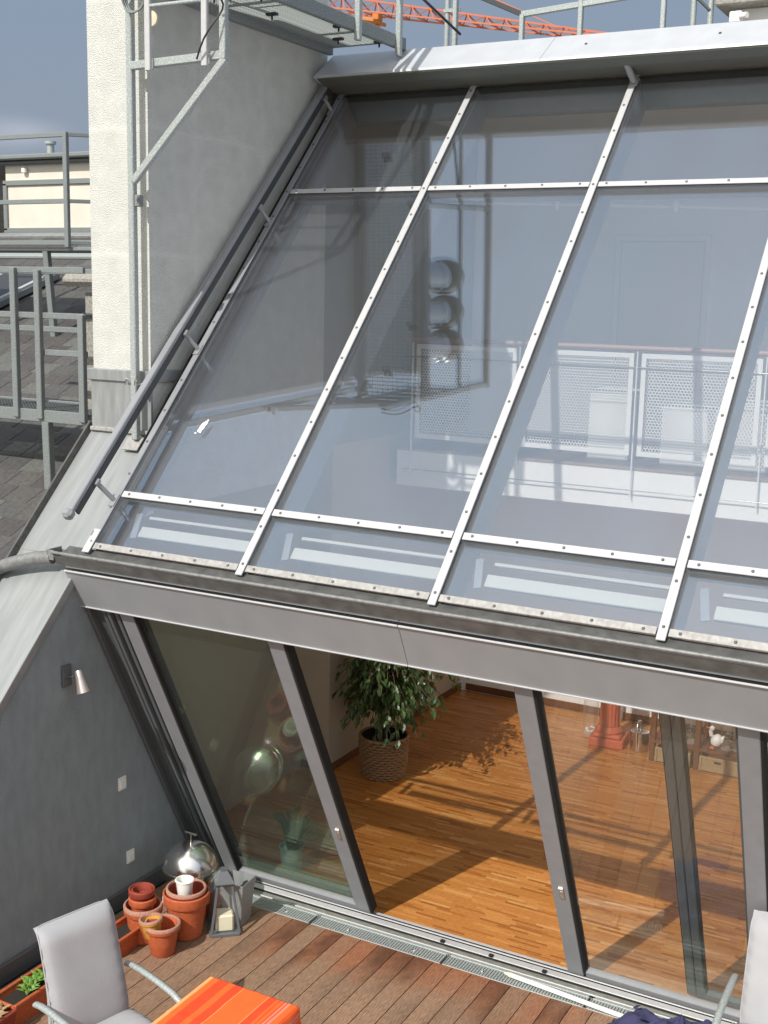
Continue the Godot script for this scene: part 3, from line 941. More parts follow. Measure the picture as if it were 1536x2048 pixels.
# ---------------------------------------------------------------- deck, drain, floor
func deck() -> void:
	var root := Node3D.new()
	root.name = "deck"
	add_child(root)
	tag(root, "weathered reddish hardwood deck boards of the terrace", "", "", "structure")
	var wt := noise(0.55, FastNoiseLite.TYPE_SIMPLEX_SMOOTH, 4, 41)
	var pitch := 0.1428
	var x := -5.565
	while x < 1.4:
		var mb := MB.new()
		var g := 0.006
		var k := rng.randf_range(0.90, 1.07)
		var warm := rng.randf_range(0.0, 1.0)
		var zs := []
		var z := -6.935
		while z < -2.9:
			zs.append(z)
			z += 0.09 if z < -4.2 else 0.4
		zs.append(0.6)
		for i in zs.size() - 1:
			for s in 2:
				# two halves across the board, a small chamfer on each edge
				var xa := x + g * 0.5 + (0.0 if s == 0 else (pitch - g) * 0.5)
				var xb := xa + (pitch - g) * 0.5
				var cols := []
				for zz in [zs[i], zs[i + 1]]:
					for xx in [xa, xb]:
						# damp rich red near the door and in a few blots, silver-brown elsewhere
						var n1 := wt.get_noise_2d(xx * 1.2 + warm * 1.4, zz * 1.2)
						var n2 := wt.get_noise_2d(xx * 4 + 37.0 + warm * 9.0, zz * 1.4)
						var wet := clampf(0.70 + n1 * 1.5 - (zz + 6.95) * 0.85 + (warm - 0.5) * 0.5, 0.0, 1.0)
						wet *= clampf((xx + 4.75) * 2.2, 0.0, 1.0)
						var dry := lin(0.39, 0.245, 0.16)
						var red := lin(0.40, 0.165, 0.085)
						var c := dry.lerp(red, wet).srgb_to_linear() * k
						var dark := clampf(1.0 - maxf(0.0, n2 - 0.12) * 1.5 * (0.4 + wet), 0.45, 1.0)
						cols.append(Color(c.r * dark, c.g * dark, c.b * dark))
				var p := [Vector3(xa, 0, zs[i]), Vector3(xb, 0, zs[i]), Vector3(xa, 0, zs[i + 1]), Vector3(xb, 0, zs[i + 1])]
				for tr in [[2, 3, 1], [2, 1, 0]]:
					for q in [tr[0], tr[2], tr[1]]:
						mb.v.append(p[q]); mb.n.append(Vector3.UP); mb.t.append(Vector2()); mb.c.append(cols[q])
		var lc: Color = mb.c[0]
		mb.col = Color(lc.r, lc.g, lc.b)
		var za: float = zs[0]
		var zb: float = zs[zs.size() - 1]
		var xl := x + g * 0.5
		var xr := x + pitch - g * 0.5
		mb.quad(Vector3(xl, -0.028, za), Vector3(xl, -0.028, zb), Vector3(xl, 0, zb), Vector3(xl, 0, za))
		mb.quad(Vector3(xr, -0.028, zb), Vector3(xr, -0.028, za), Vector3(xr, 0, za), Vector3(xr, 0, zb))
		mb.quad(Vector3(xr, -0.028, za), Vector3(xl, -0.028, za), Vector3(xl, 0, za), Vector3(xr, 0, za))
		obj("board", mb, M.deck, root)
		x += pitch
	var u := MB.new()
	u.box(Vector3(-1.0, -0.20, -3.0), Vector3(9.3, 0.30, 8.15))
	structure("deck_base", u, M.dark_grey)
	# drain sections
	var first: Node3D = null
	var xs := [-5.345, -4.285, -3.23, -2.225, -1.17, -0.12]
	var labs := ["galvanised drain grate at the corner by the zinc bin", "galvanised drain grate in front of the left door leaf", "galvanised drain grate in front of the open gap", "galvanised drain grate beside the white pole", "galvanised drain grate behind the navy cloth", "galvanised drain grate at the far right of the threshold"]
	for i in xs.size():
		var t: Node3D
		if first == null:
			t = thing("drain_grate", labs[i], "drain grate", Vector3(xs[0], -0.05, -7.02), "drain grates along the threshold")
			var l := 1.045
			var fr := MB.new()
			for z in [-6.955, -7.085]:
				fr.box(Vector3(xs[0] + l * 0.5, -0.022, z), Vector3(l - 0.008, 0.03, 0.012), Basis(), 0.002)
			for xx in [xs[0] + 0.006, xs[0] + l - 0.012]:
				fr.box(Vector3(xx, -0.022, -7.02), Vector3(0.006, 0.03, 0.13))
			fr.box(Vector3(xs[0] + l * 0.5, -0.013, -6.945), Vector3(l, 0.006, 0.02), Basis(), 0.001)
			fr.box(Vector3(xs[0] + l * 0.5, -0.02, -7.105), Vector3(l, 0.006, 0.026), Basis(), 0.001)
			obj("frame", fr, M.galv, t)
			var sl := MB.new()
			var xx: float = xs[0] + 0.02
			while xx < xs[0] + l - 0.02:
				sl.box(Vector3(xx, -0.020, -7.02), Vector3(0.0145, 0.016, 0.118))
				xx += 0.0205
			var bars := obj("grate_bars", sl, M.galv, t)
			bars.set_meta("kind", "stuff")
			for q in [0.27, 0.77]:
				var sc := MB.new()
				sc.box(Vector3(xs[0] + l * q, -0.019, -7.02), Vector3(0.024, 0.014, 0.024), Basis(), 0.004)
				obj("locking_clip", sc, M.white, t)
			first = t
		else:
			t = first.duplicate()
			t.name = "drain_grate"
			add_child(t, true)
			t.position = Vector3(xs[i], -0.05, -7.02)
			t.set_meta("label", labs[i])
	var ch := MB.new()
	ch.box(Vector3(-1.0, -0.10, -7.02), Vector3(9.2, 0.10, 0.17))
	structure("drain_channel", ch, M.steel_grey)

func parquet() -> void:
	var base := MB.new()
	base.box(Vector3(-1.05, -0.33, -10.1), Vector3(10.2, 0.40, 5.26))
	var root := structure("parquet_floor", base, M.oak, "orange brown strip parquet floor of the living room")
	# strips of 25 x 2.7 cm along the window; the nearest 300 are single pieces
	var tones := [Color(0.61, 0.245, 0.062), Color(0.69, 0.295, 0.082), Color(0.49, 0.18, 0.042), Color(0.76, 0.385, 0.13), Color(0.43, 0.15, 0.034), Color(0.60, 0.24, 0.058)]
	var meshes := []
	var L := 0.25
	var W := 0.0275
	for c in tones:
		var mb := MB.new()
		mb.col = c
		mb.box(Vector3(), Vector3(L - 0.0006, 0.01, W - 0.0006), Basis(), 0.0008)
		meshes.append(mb.mesh())
	var rest := MB.new()
	var row := 0
	var made := 0
	var z := -7.487
	while z > -12.68:
		var x := -6.06 + rng.randf_range(-L, 0.0) * 1.0
		while x < 1.5:
			var tn := rng.randi_range(0, 5)
			if rng.randf() < 0.55:
				tn = [0, 1, 5][rng.randi_range(0, 2)]
			var cx := x + L * 0.5
			var near := row < 26 and cx > -4.0 and cx < -1.15 and made < 300
			if cx - L * 0.5 > -6.05 or row > 0:
				var py := -0.125 + rng.randf_range(-0.0004, 0.0004)
				if near:
					put("strip", meshes[tn], M.parquet, root, Transform3D(Basis(), Vector3(cx, py, z)))
					made += 1
				else:
					rest.col = tones[tn]
					var a := x + 0.0004
					var b := x + L - 0.0004
					var h := W * 0.5 - 0.0005
					var yy := py + 0.005
					rest.quad(Vector3(a, yy, z + h), Vector3(b, yy, z + h), Vector3(b, yy, z - h), Vector3(a, yy, z - h))
					rest.quad(Vector3(a, yy - 0.004, z + h), Vector3(b, yy - 0.004, z + h), Vector3(b, yy, z + h), Vector3(a, yy, z + h))
					rest.quad(Vector3(b, yy - 0.004, z + h), Vector3(b, yy - 0.004, z - h), Vector3(b, yy, z - h), Vector3(b, yy, z + h))
			x += L
		z -= W
		row += 1
	var o := obj("strip_rest", rest, M.parquet, root)
	o.set_meta("kind", "stuff")

# ---------------------------------------------------------------- the room behind the glass
func room() -> void:
	var t := thing("room_wall", "pale inner side wall and pier at the left of the living room", "wall", Vector3(-6.1, -0.12, -9.0))
	var mb := MB.new()
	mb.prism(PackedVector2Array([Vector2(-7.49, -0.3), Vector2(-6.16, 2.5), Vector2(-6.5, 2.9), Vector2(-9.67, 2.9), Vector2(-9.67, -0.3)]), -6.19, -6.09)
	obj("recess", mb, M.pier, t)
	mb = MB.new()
	mb.box(Vector3(-5.985, 1.4, -11.17), Vector3(0.41, 3.4, 3.0))
	obj("pier", mb, M.pier, t)
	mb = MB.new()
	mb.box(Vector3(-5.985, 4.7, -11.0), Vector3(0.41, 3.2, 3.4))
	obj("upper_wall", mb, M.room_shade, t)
	mb = MB.new()
	mb.prism(PackedVector2Array([Vector2(-6.2, 2.58), Vector2(-6.92, 3.32), Vector2(-6.92, 2.88), Vector2(-6.5, 2.82)]), -6.19, -5.66)
	obj("corner_fill", mb, M.room_white, t)
	mb = MB.new()
	mb.box(Vector3(-5.77, -0.08, -11.2), Vector3(0.016, 0.07, 3.0))
	mb.box(Vector3(-5.93, -0.08, -9.664), Vector3(0.32, 0.07, 0.016))
	obj("baseboard", mb, M.oak, t)
	var b := thing("back_wall", "white back wall of the room with a flush door above the gallery", "wall", Vector3(-1.0, -0.12, -12.8))
	mb = MB.new()
	mb.box(Vector3(-1.1, 3.05, -12.82), Vector3(10.2, 6.5, 0.22))
	obj("plaster", mb, M.room_white, b)
	mb = MB.new()
	mb.box(Vector3(-3.64, 4.03, -12.70), Vector3(0.87, 2.12, 0.025), Basis(), 0.004)
	var door := obj("door", mb, M.white, b)
	mb = MB.new()
	for q in [[-4.11, 4.05, 0.06, 2.22], [-3.17, 4.05, 0.06, 2.22]]:
		mb.box(Vector3(q[0], q[1], -12.70), Vector3(q[2], q[3], 0.04), Basis(), 0.004)
	mb.box(Vector3(-3.64, 5.13, -12.70), Vector3(1.0, 0.06, 0.042), Basis(), 0.004)
	obj("frame", mb, M.room_white, door)
	mb = MB.new()
	mb.tube([Vector3(-3.98, 4.0, -12.68), Vector3(-3.98, 4.0, -12.63), Vector3(-3.86, 4.0, -12.63)], 0.011, 8)
	obj("handle", mb, M.inox, door)
	mb = MB.new()
	mb.box(Vector3(-1.0, -0.075, -12.70), Vector3(9.4, 0.08, 0.02), Basis(), 0.004)
	obj("baseboard", mb, M.oak, b)
	mb = MB.new()
	mb.box(Vector3(3.85, 3.0, -9.6), Vector3(0.2, 6.6, 6.8))
	tag(obj("end_wall", mb, M.room_white), "white end wall at the right of the room", "wall")
	mb = MB.new()
	mb.box(Vector3(-1.0, 6.29, -11.15), Vector3(9.8, 0.10, 3.4))
	structure("room_ceiling", mb, M.room_white)
	mb = MB.new()
	mb.box(Vector3(-1.03, 6.05, -9.62), Vector3(9.48, 0.18, 0.14), Basis(), 0.006)
	tag(obj("ridge_beam", mb, M.alu), "grey steel beam under the ridge inside the room", "beam")
	mb = MB.new()
	mb.box(Vector3(-1.03, 6.13, -9.92), Vector3(9.48, 0.20, 0.30), Basis(), 0.01)
	tag(obj("shade_box", mb, M.soffit), "long dark blind box under the ceiling behind the ridge beam", "blind box")
	# gallery
	var g := thing("gallery", "white gallery slab with a wooden floor at the back of the room", "gallery", Vector3(-1.0, 2.6, -11.7))
	mb = MB.new()
	mb.box(Vector3(-0.95, 2.78, -11.75), Vector3(9.5, 0.36, 1.9), Basis(), 0.004)
	obj("slab", mb, M.room_white, g)
	mb = MB.new()
	mb.box(Vector3(-0.95, 2.97, -11.74), Vector3(9.5, 0.022, 1.9), Basis(), 0.003)
	obj("floor_boards", mb, M.gallery_floor, g)
	var r := thing("gallery_railing", "gallery railing with white perforated panels and a wooden handrail", "railing", Vector3(-3.0, 2.6, -10.75))
	var xs := []
	for k in 8:
		xs.append(-5.52 + 1.135 * k)
	for x in xs:
		mb = MB.new()
		mb.bar(Vector3(x, 2.72, -10.755), Vector3(x, 4.04, -10.755), 0.030, 0.012, Vector3.RIGHT, 0.003)
		mb.tube([Vector3(x, 2.78, -10.755), Vector3(x, 2.78, -10.80)], 0.01, 6)
		obj("post", mb, M.white, r)
	mb = MB.new()
	mb.tube([Vector3(-5.6, 4.07, -10.755), Vector3(3.6, 4.07, -10.755)], 0.024, 12)
	obj("handrail", mb, M.handrail, r)
	for y in [2.78, 3.90]:
		mb = MB.new()
		mb.tube([Vector3(-5.6, y, -10.745), Vector3(3.6, y, -10.745)], 0.006, 6)
		obj("rod", mb, M.inox, r)
	# perforated sheet: hexagonal holes cut in a hexagonal pattern
	var pw := 1.065
	var ph := 0.93
	var sheet := MB.new()
	var pit := 0.030
	var nx := int((pw - 0.09) / pit)
	var ny := int((ph - 0.09) / (pit * 0.866))
	var ox := -(nx * pit) * 0.5
	var oy := -(ny * pit * 0.866) * 0.5
	for j in ny:
		for i in nx:
			var cx := ox + (i + 0.5 + (0.5 if j % 2 else 0.0)) * pit
			if cx > -ox:
				continue
			var cy := oy + (j + 0.5) * pit * 0.866
			var o6 := []
			var h6 := []
			for k in 6:
				var a := PI / 6 + TAU * k / 6
				o6.append(Vector3(cx + cos(a) * pit / 1.732, cy + sin(a) * pit / 1.732, 0))
				h6.append(Vector3(cx + cos(a) * pit * 0.41, cy + sin(a) * pit * 0.41, 0))
			for k in 6:
				var l := (k + 1) % 6
				sheet.quad(o6[k], o6[l], h6[l], h6[k])
	var sm := sheet.mesh()
	var fr := MB.new()
	for s in [-1.0, 1.0]:
		fr.box(Vector3(s * (pw - 0.045) * 0.5, 0, 0), Vector3(0.045, ph, 0.014), Basis(), 0.002)
		fr.box(Vector3(0, s * (ph - 0.045) * 0.5, 0), Vector3(pw - 0.09, 0.045, 0.014), Basis(), 0.002)
	var fm := fr.mesh()
	for k in xs.size() - 1:
		var c := Vector3(xs[k] + 0.5675, 3.56, -10.765)
		var f := put("panel_frame", fm, M.white, r, Transform3D(Basis(), c))
		var p := MeshInstance3D.new()
		p.name = "perforated_sheet"
		p.mesh = sm
		p.material_override = M.white
		f.add_child(p, true)
	for q in [[-3.62, 0.40, 0.64, "white box added for a sun patch behind the perforated gallery panel, left one"], [-2.85, 0.52, 0.52, "wide white box added for a sun patch behind the perforated gallery panel"], [-2.30, 0.36, 0.60, "white box added for a sun patch at the right behind the gallery panels"]]:  # added boxes stand in for patches of sun on the back wall
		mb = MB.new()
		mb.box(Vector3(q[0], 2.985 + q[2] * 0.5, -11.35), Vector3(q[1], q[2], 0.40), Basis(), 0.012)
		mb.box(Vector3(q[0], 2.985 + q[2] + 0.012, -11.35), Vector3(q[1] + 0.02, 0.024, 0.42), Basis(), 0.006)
		tag(obj("sun_patch_box", mb, M.white), q[3], "box", "white boxes added for sun patches on the gallery")
	# wire with little lamps across the room
	var w := thing("wire_light", "thin white cable light stretched across the room", "cable light", Vector3(-3.5, 5.3, -10.8))
	mb = MB.new()
	mb.tube([Vector3(-5.6, 5.39, -10.8), Vector3(3.6, 5.09, -10.8)], 0.017, 6)
	obj("wire", mb, M.white, w)
	for x in [-4.10, -3.0, -1.9]:
		mb = MB.new()
		var y: float = 5.39 - (x + 5.6) * 0.0326
		mb.lathe([Vector2(0.0, 0.05), Vector2(0.022, 0.045), Vector2(0.03, 0.0), Vector2(0.02, -0.05), Vector2(0, -0.05)], Vector3(x, y, -10.78), 12)
		obj("lamp_head", mb, M.white, w)

func plant() -> void:
	var c := Vector3(-5.31, -0.12, -9.93)
	var bk := thing("wicker_basket", "round brown wicker basket holding the leafy indoor tree", "basket", c)
	var mb := MB.new()
	mb.lathe([Vector2(0, 0.004), Vector2(0.196, 0.004), Vector2(0.224, 0.2), Vector2(0.222, 0.40)], c, 40)
	obj("inner_wall", mb, M.bark, bk)
	mb = MB.new()
	for i in 15:
		var y := 0.014 + i * 0.0268
		var ring := []
		for j in 121:
			var a := TAU * j / 120
			var r := lerpf(0.205, 0.232, sin(minf(y / 0.40, 1.0) * PI * 0.60))
			r += 0.0085 * sin(a * 20.0 + (PI if i % 2 else 0.0))
			ring.append(c + Vector3(cos(a) * r, y + 0.002 * sin(a * 5.0 + i), sin(a) * r))
		mb.tube(ring, 0.0118, 6, false)
	obj("weave", mb, M.wicker, bk)
	mb = MB.new()
	var rim := []
	for j in 49:
		var a := TAU * j / 48
		rim.append(c + Vector3(cos(a) * 0.232, 0.40, sin(a) * 0.232))
	mb.tube(rim, 0.014, 8, false)
	obj("rim", mb, M.wicker, bk)
	mb = MB.new()
	mb.lathe([Vector2(0.215, 0.40), Vector2(0.20, 0.33), Vector2(0, 0.33)], c, 32)
	obj("soil", mb, M.soil, bk)
	var t := thing("indoor_tree", "dark green leafy weeping fig with drooping twigs in the wicker basket", "plant", c + Vector3(0, 0.33, 0))
	var base := c + Vector3(0, 0.33, 0)
	mb = MB.new()
	for k in 3:
		var a := TAU * k / 3.0
		var p := []
		for i in 9:
			var u := i / 8.0
			p.append(base + Vector3(cos(a + u * 4.0) * 0.03 * (1 - u * 0.5), u * 1.25, sin(a + u * 4.0) * 0.03 * (1 - u * 0.5)))
		mb.tube(p, 0.016, 7)
	obj("trunk", mb, M.bark, t)
	# leaf: a folded pointed blade
	var leaves := []
	for m in 2:
		var lf := MB.new()
		var L := 0.085 if m == 0 else 0.07
		var W := 0.020
		var f := 0.008
		var pts := [Vector3(0, 0, 0), Vector3(W, f, -L * 0.38), Vector3(W * 0.7, f * 0.4, -L * 0.72), Vector3(0, -f * 1.2, -L), Vector3(-W * 0.7, f * 0.4, -L * 0.72), Vector3(-W, f, -L * 0.38), Vector3(0, -f * 0.1, -L * 0.4), Vector3(0, -f * 0.4, -L * 0.74)]
		lf.tri(pts[0], pts[1], pts[6]); lf.quad(pts[1], pts[2], pts[7], pts[6]); lf.tri(pts[2], pts[3], pts[7])
		lf.tri(pts[0], pts[6], pts[5]); lf.quad(pts[6], pts[7], pts[4], pts[5]); lf.tri(pts[7], pts[3], pts[4])
		leaves.append(lf)
	var lm := [leaves[0].mesh(), leaves[1].mesh()]
	var rest := MB.new()
	var twigs := MB.new()
	var singles := 0
	for b in 250:
		var a := rng.randf() * TAU
		var h := rng.randf_range(0.22, 1.5)
		var out := rng.randf_range(0.18, 0.52) * (1.0 if h < 1.2 else 0.85)
		if cos(a) > 0.2 and h > 0.6:
			out *= 1.55
		var p0 := base + Vector3(0, h * 0.85 + 0.1, 0)
		var tip := p0 + Vector3(cos(a) * out, rng.randf_range(-0.16, 0.06), sin(a) * out)
		tip.x = maxf(tip.x, -5.70)
		var pts := []
		for i in 5:
			var u := i / 4.0
			pts.append(p0.lerp(tip, u) + Vector3(0, 0.12 * sin(u * PI) - 0.10 * u * u, 0))
		twigs.tube(pts, 0.0035, 4, false)
		for i in 15:
			var u := rng.randf_range(0.25, 1.0)
			var q: Vector3 = pts[int(u * 3.999)].lerp(pts[mini(int(u * 3.999) + 1, 4)], fposmod(u * 4.0, 1.0))
			var yaw := a + rng.randf_range(-1.4, 1.4)
			var dir := Vector3(cos(yaw), rng.randf_range(-1.9, -0.5), sin(yaw)).normalized()
			var bs := Basis.looking_at(dir, Vector3(rng.randf_range(-0.3, 0.3), 1, rng.randf_range(-0.3, 0.3)))
			var s := rng.randf_range(0.75, 1.25)
			bs = bs.scaled(Vector3(s, s, s))
			q += Vector3(rng.randf_range(-0.02, 0.02), rng.randf_range(-0.02, 0.02), rng.randf_range(-0.02, 0.02))
			q.x = maxf(q.x, -5.72)
			var front := q.z > c.z + 0.12 and q.y < 1.25
			if front and singles < 280:
				singles += 1
				put("leaf", lm[i % 2], M.leaf if rng.randf() < 0.6 else M.leaf_dark, t, Transform3D(bs, q))
			else:
				var src: MB = leaves[i % 2]
				for k in src.v.size():
					rest.v.append(q + bs * src.v[k])
					rest.n.append((bs * src.n[k]).normalized())
					rest.t.append(Vector2())
					rest.c.append(Color(1, 1, 1))
	obj("twig", twigs, M.bark, t)
	var o := obj("foliage", rest, M.leaf, t)
	o.set_meta("kind", "stuff")

func room_things() -> void:
	var fy := -0.12
	# red pedestal
	var c := Vector3(-3.68, fy, -11.93)
	var t := thing("pedestal", "terracotta red fluted column pedestal on a square foot", "pedestal", c)
	var mb := MB.new()
	mb.box(c + Vector3(0, 0.045, 0), Vector3(0.36, 0.09, 0.36), Basis(Vector3.UP, 0.12), 0.008)
	mb.box(c + Vector3(0, 0.105, 0), Vector3(0.29, 0.05, 0.29), Basis(Vector3.UP, 0.12), 0.02)
	obj("foot", mb, M.pedestal, t)
	mb = MB.new()
	mb.lathe([Vector2(0.14, 0.13), Vector2(0.145, 0.15), Vector2(0.125, 0.18), Vector2(0.11, 0.2)], c, 32)
	obj("base_ring", mb, M.pedestal, t)
	var rows := []
	for i in 9:
		var row := []
		for j in 97:
			var a := -TAU * j / 96
			var r := 0.108 - 0.008 * absf(sin(a * 8.0)) - i * 0.001
			row.append(c + Vector3(cos(a) * r, 0.2 + i * 0.1, sin(a) * r))
		rows.append(row)
	mb = MB.new()
	mb.grid(rows, false, true)
	obj("shaft", mb, M.pedestal, t)
	mb = MB.new()
	mb.lathe([Vector2(0.10, 1.0), Vector2(0.15, 1.06), Vector2(0.16, 1.10), Vector2(0, 1.10)], c, 32)
	obj("capital", mb, M.pedestal, t)
	# tall glass cylinder
	c = Vector3(-3.93, fy, -12.05)
	t = thing("glass_vase", "tall clear glass cylinder vase left of the red pedestal", "vase", c)
	mb = MB.new()
	mb.lathe([Vector2(0, 0.004), Vector2(0.075, 0.004), Vector2(0.08, 0.02), Vector2(0.08, 0.62), Vector2(0.076, 0.62), Vector2(0.076, 0.03), Vector2(0, 0.03)], c, 28)
	obj("glass", mb, M.glass_clear, t)
	mb = MB.new()
	for k in 7:
		mb.lathe([Vector2(0, -0.018), Vector2(0.018, 0), Vector2(0, 0.018)], c + Vector3(cos(k * 2.4) * 0.04, 0.05 + 0.012 * (k % 3), sin(k * 2.4) * 0.04), 10)
	obj("pebbles", mb, M.white_gloss, t)
	mb = MB.new()
	mb.box(Vector3(-3.86, 0.24, -12.62), Vector3(0.20, 0.72, 0.10), Basis(), 0.006)
	tag(obj("leaning_board", mb, M.white), "white board leaning at the wall behind the glass vase", "board")
	# steel watering can
	c = Vector3(-3.34, fy, -11.90)
	t = thing("watering_can", "brushed steel cylindrical watering can with an upright handle", "watering can", c)
	mb = MB.new()
	mb.lathe([Vector2(0, 0.003), Vector2(0.095, 0.003), Vector2(0.098, 0.01), Vector2(0.098, 0.20), Vector2(0.09, 0.205), Vector2(0.05, 0.203), Vector2(0.045, 0.19), Vector2(0, 0.19)], c, 32)
	obj("body", mb, M.inox, t)
	mb = MB.new()
	mb.tube([c + Vector3(0.0, 0.01, 0.10), c + Vector3(0.0, 0.2, 0.12), c + Vector3(0.0, 0.30, 0.11), c + Vector3(0.0, 0.33, 0.06), c + Vector3(0, 0.31, 0.0), c + Vector3(0, 0.2, -0.03)], 0.012, 8)
	obj("handle", mb, M.chrome, t)
	mb = MB.new()
	mb.tube([c + Vector3(0.05, 0.06, -0.08), c + Vector3(0.09, 0.25, -0.12), c + Vector3(0.11, 0.40, -0.14)], 0.010, 8)
	obj("spout", mb, M.chrome, t)
	# low oak shelf
	var s := thing("low_shelf", "low brown wooden shelf with slatted drawers standing along the back wall", "shelf", Vector3(-2.4, fy, -11.85))
	for x in [-3.14, -2.69, -2.20, -1.70, -1.2]:
		for z in [-11.68, -12.05]:
			mb = MB.new()
			mb.box(Vector3(x, 0.36, z), Vector3(0.055, 0.96, 0.055), Basis(), 0.004)
			obj("post", mb, M.oak, s)
	for y in [0.09, 0.80]:
		mb = MB.new()
		mb.box(Vector3(-2.17, y, -11.865), Vector3(2.0, 0.03, 0.42), Basis(), 0.004)
		obj("board", mb, M.oak, s)
	var labs := ["pale wooden drawer box in the shelf beside the watering can", "pale wooden drawer box with finger hole in the middle of the shelf", "pale wooden drawer box at the right edge under the shelf", "pale wooden drawer box at the far right of the shelf"]
	for k in 4:
		var x0: float = [-3.105, -2.655, -2.165, -1.665][k]
		var w: float = 0.36 if k == 0 else 0.40
		var d := thing("drawer_box", labs[k], "drawer box", Vector3(x0 + w * 0.5, fy, -11.8), "drawer boxes in the low shelf")
		var y0 := fy + 0.01
		for b in [[0.0, 0.075, w, 0.15, 0.012], [0.0, 0.135, w, 0.022, 0.02], [0.0, 0.012, w, 0.022, 0.02]]:
			mb = MB.new()
			mb.box(Vector3(x0 + w * 0.5, y0 + b[1], -11.655), Vector3(b[2], b[3], b[4]), Basis(), 0.003)
			obj("front_slat", mb, M.crate_wood, d)
		mb = MB.new()
		for xx in [x0 + 0.012, x0 + w - 0.012]:
			mb.box(Vector3(xx, y0 + 0.07, -11.645), Vector3(0.024, 0.14, 0.022), Basis(), 0.003)
		mb.box(Vector3(x0 + 0.008, y0 + 0.07, -11.83), Vector3(0.012, 0.14, 0.34), Basis(), 0.002)
		mb.box(Vector3(x0 + w - 0.008, y0 + 0.07, -11.83), Vector3(0.012, 0.14, 0.34), Basis(), 0.002)
		mb.box(Vector3(x0 + w * 0.5, y0 + 0.01, -11.83), Vector3(w, 0.012, 0.34))
		obj("case", mb, M.crate_wood, d)
		mb = MB.new()
		mb.box(Vector3(x0 + w * 0.5 - 0.02, y0 + 0.105, -11.647), Vector3(0.07, 0.022, 0.01), Basis(), 0.004)
		obj("finger_hole", mb, M.black, d)
	# things on the shelf
	var sy := 0.107
	mb = MB.new()
	c = Vector3(-3.075, sy, -11.74)
	mb.lathe([Vector2(0, 0), Vector2(0.026, 0.0), Vector2(0.03, 0.01), Vector2(0.03, 0.06), Vector2(0.012, 0.085), Vector2(0.012, 0.115), Vector2(0, 0.115)], c, 16)
	tag(obj("red_bottle", mb, M.terracotta_red), "small red bottle on the shelf behind the watering can", "bottle")
	var jars := [[-2.78, 0.085, 0.34, "tall glass jar on the shelf behind the dark door edge"], [-2.42, 0.075, 0.30, "glass jar on the shelf right of the white goose"], [-2.31, 0.06, 0.24, "small glass jar at the right end beside the goose"]]
	for j in jars:
		c = Vector3(j[0], sy, -11.80)
		t = thing("glass_jar", j[3], "jar", c, "glass jars on the low shelf")
		mb = MB.new()
		var r: float = j[1]
		var h: float = j[2]
		mb.lathe([Vector2(0, 0.003), Vector2(r, 0.003), Vector2(r, h * 0.8), Vector2(r * 0.7, h * 0.9), Vector2(r * 0.75, h)], c, 24)
		obj("glass", mb, M.glass_clear, t)
		mb = MB.new()
		for k in 9:
			mb.lathe([Vector2(0, -0.022), Vector2(0.022, 0), Vector2(0, 0.022)], c + Vector3(cos(k * 2.4) * r * 0.6, 0.03 + 0.016 * k, sin(k * 2.4) * r * 0.6), 8)
		obj("filling", mb, M.leaf_dark if j[1] > 0.08 else M.inox, t)
	c = Vector3(-2.55, sy, -11.74)
	t = thing("goose_figure", "white goose figure with orange feet on the shelf", "figurine", c)
	mb = MB.new()
	mb.lathe([Vector2(0, 0.03), Vector2(0.045, 0.05), Vector2(0.06, 0.085), Vector2(0.05, 0.125), Vector2(0.025, 0.155), Vector2(0, 0.16)], c, 20, Basis(Vector3.FORWARD, 0.35))
	mb.tube([c + Vector3(-0.02, 0.13, 0.01), c + Vector3(-0.03, 0.18, 0.015), c + Vector3(-0.02, 0.21, 0.02)], 0.020, 10)
	mb.lathe([Vector2(0, -0.03), Vector2(0.025, -0.012), Vector2(0.028, 0.008), Vector2(0, 0.03)], c + Vector3(-0.015, 0.215, 0.022), 14)
	mb.lathe([Vector2(0, 0), Vector2(0.03, 0.03), Vector2(0.01, 0.09), Vector2(0, 0.1)], c + Vector3(0.055, 0.06, 0), 10, Basis(Vector3.FORWARD, 0.5))
	obj("body", mb, M.white, t)
	mb = MB.new()
	mb.lathe([Vector2(0.012, 0), Vector2(0, 0.04)], c + Vector3(-0.04, 0.215, 0.035), 8, Basis(Vector3.BACK, 1.3))
	mb.box(c + Vector3(0.0, 0.015, 0.03), Vector3(0.05, 0.03, 0.05), Basis(), 0.008)
	obj("beak_and_feet", mb, M.orange_paint, t)
	c = Vector3(-2.03, sy, -11.72)
	t = thing("round_vase", "round white vase on the shelf at the right edge", "vase", c)
	mb = MB.new()
	mb.lathe([Vector2(0, 0), Vector2(0.05, 0.0), Vector2(0.085, 0.05), Vector2(0.09, 0.09), Vector2(0.06, 0.15), Vector2(0.045, 0.17), Vector2(0.05, 0.19), Vector2(0.042, 0.19), Vector2(0.04, 0.16), Vector2(0, 0.1)], c, 28)
	obj("body", mb, M.white_gloss, t)
	mb = MB.new()
	for k in 8:
		var a := k * 0.8
		mb.tube([c + Vector3(0, 0.16, 0), c + Vector3(cos(a) * 0.03, 0.24, sin(a) * 0.03), c + Vector3(cos(a) * 0.08, 0.25 + 0.01 * (k % 3), sin(a) * 0.08)], 0.012, 5, true, 0.4)
	obj("greenery", mb, M.leaf, t)
	# mint pot behind the left door leaf
	c = Vector3(-4.985, fy, -7.78)
	t = thing("mint_pot", "pale mint green plant pot standing inside the left glass door", "flower pot", c)
	mb = MB.new()
	mb.lathe([Vector2(0, 0), Vector2(0.075, 0), Vector2(0.10, 0.20), Vector2(0.104, 0.205), Vector2(0.096, 0.205), Vector2(0.092, 0.17), Vector2(0, 0.17)], c, 32)
	obj("pot", mb, M.mint, t)
	mb = MB.new()
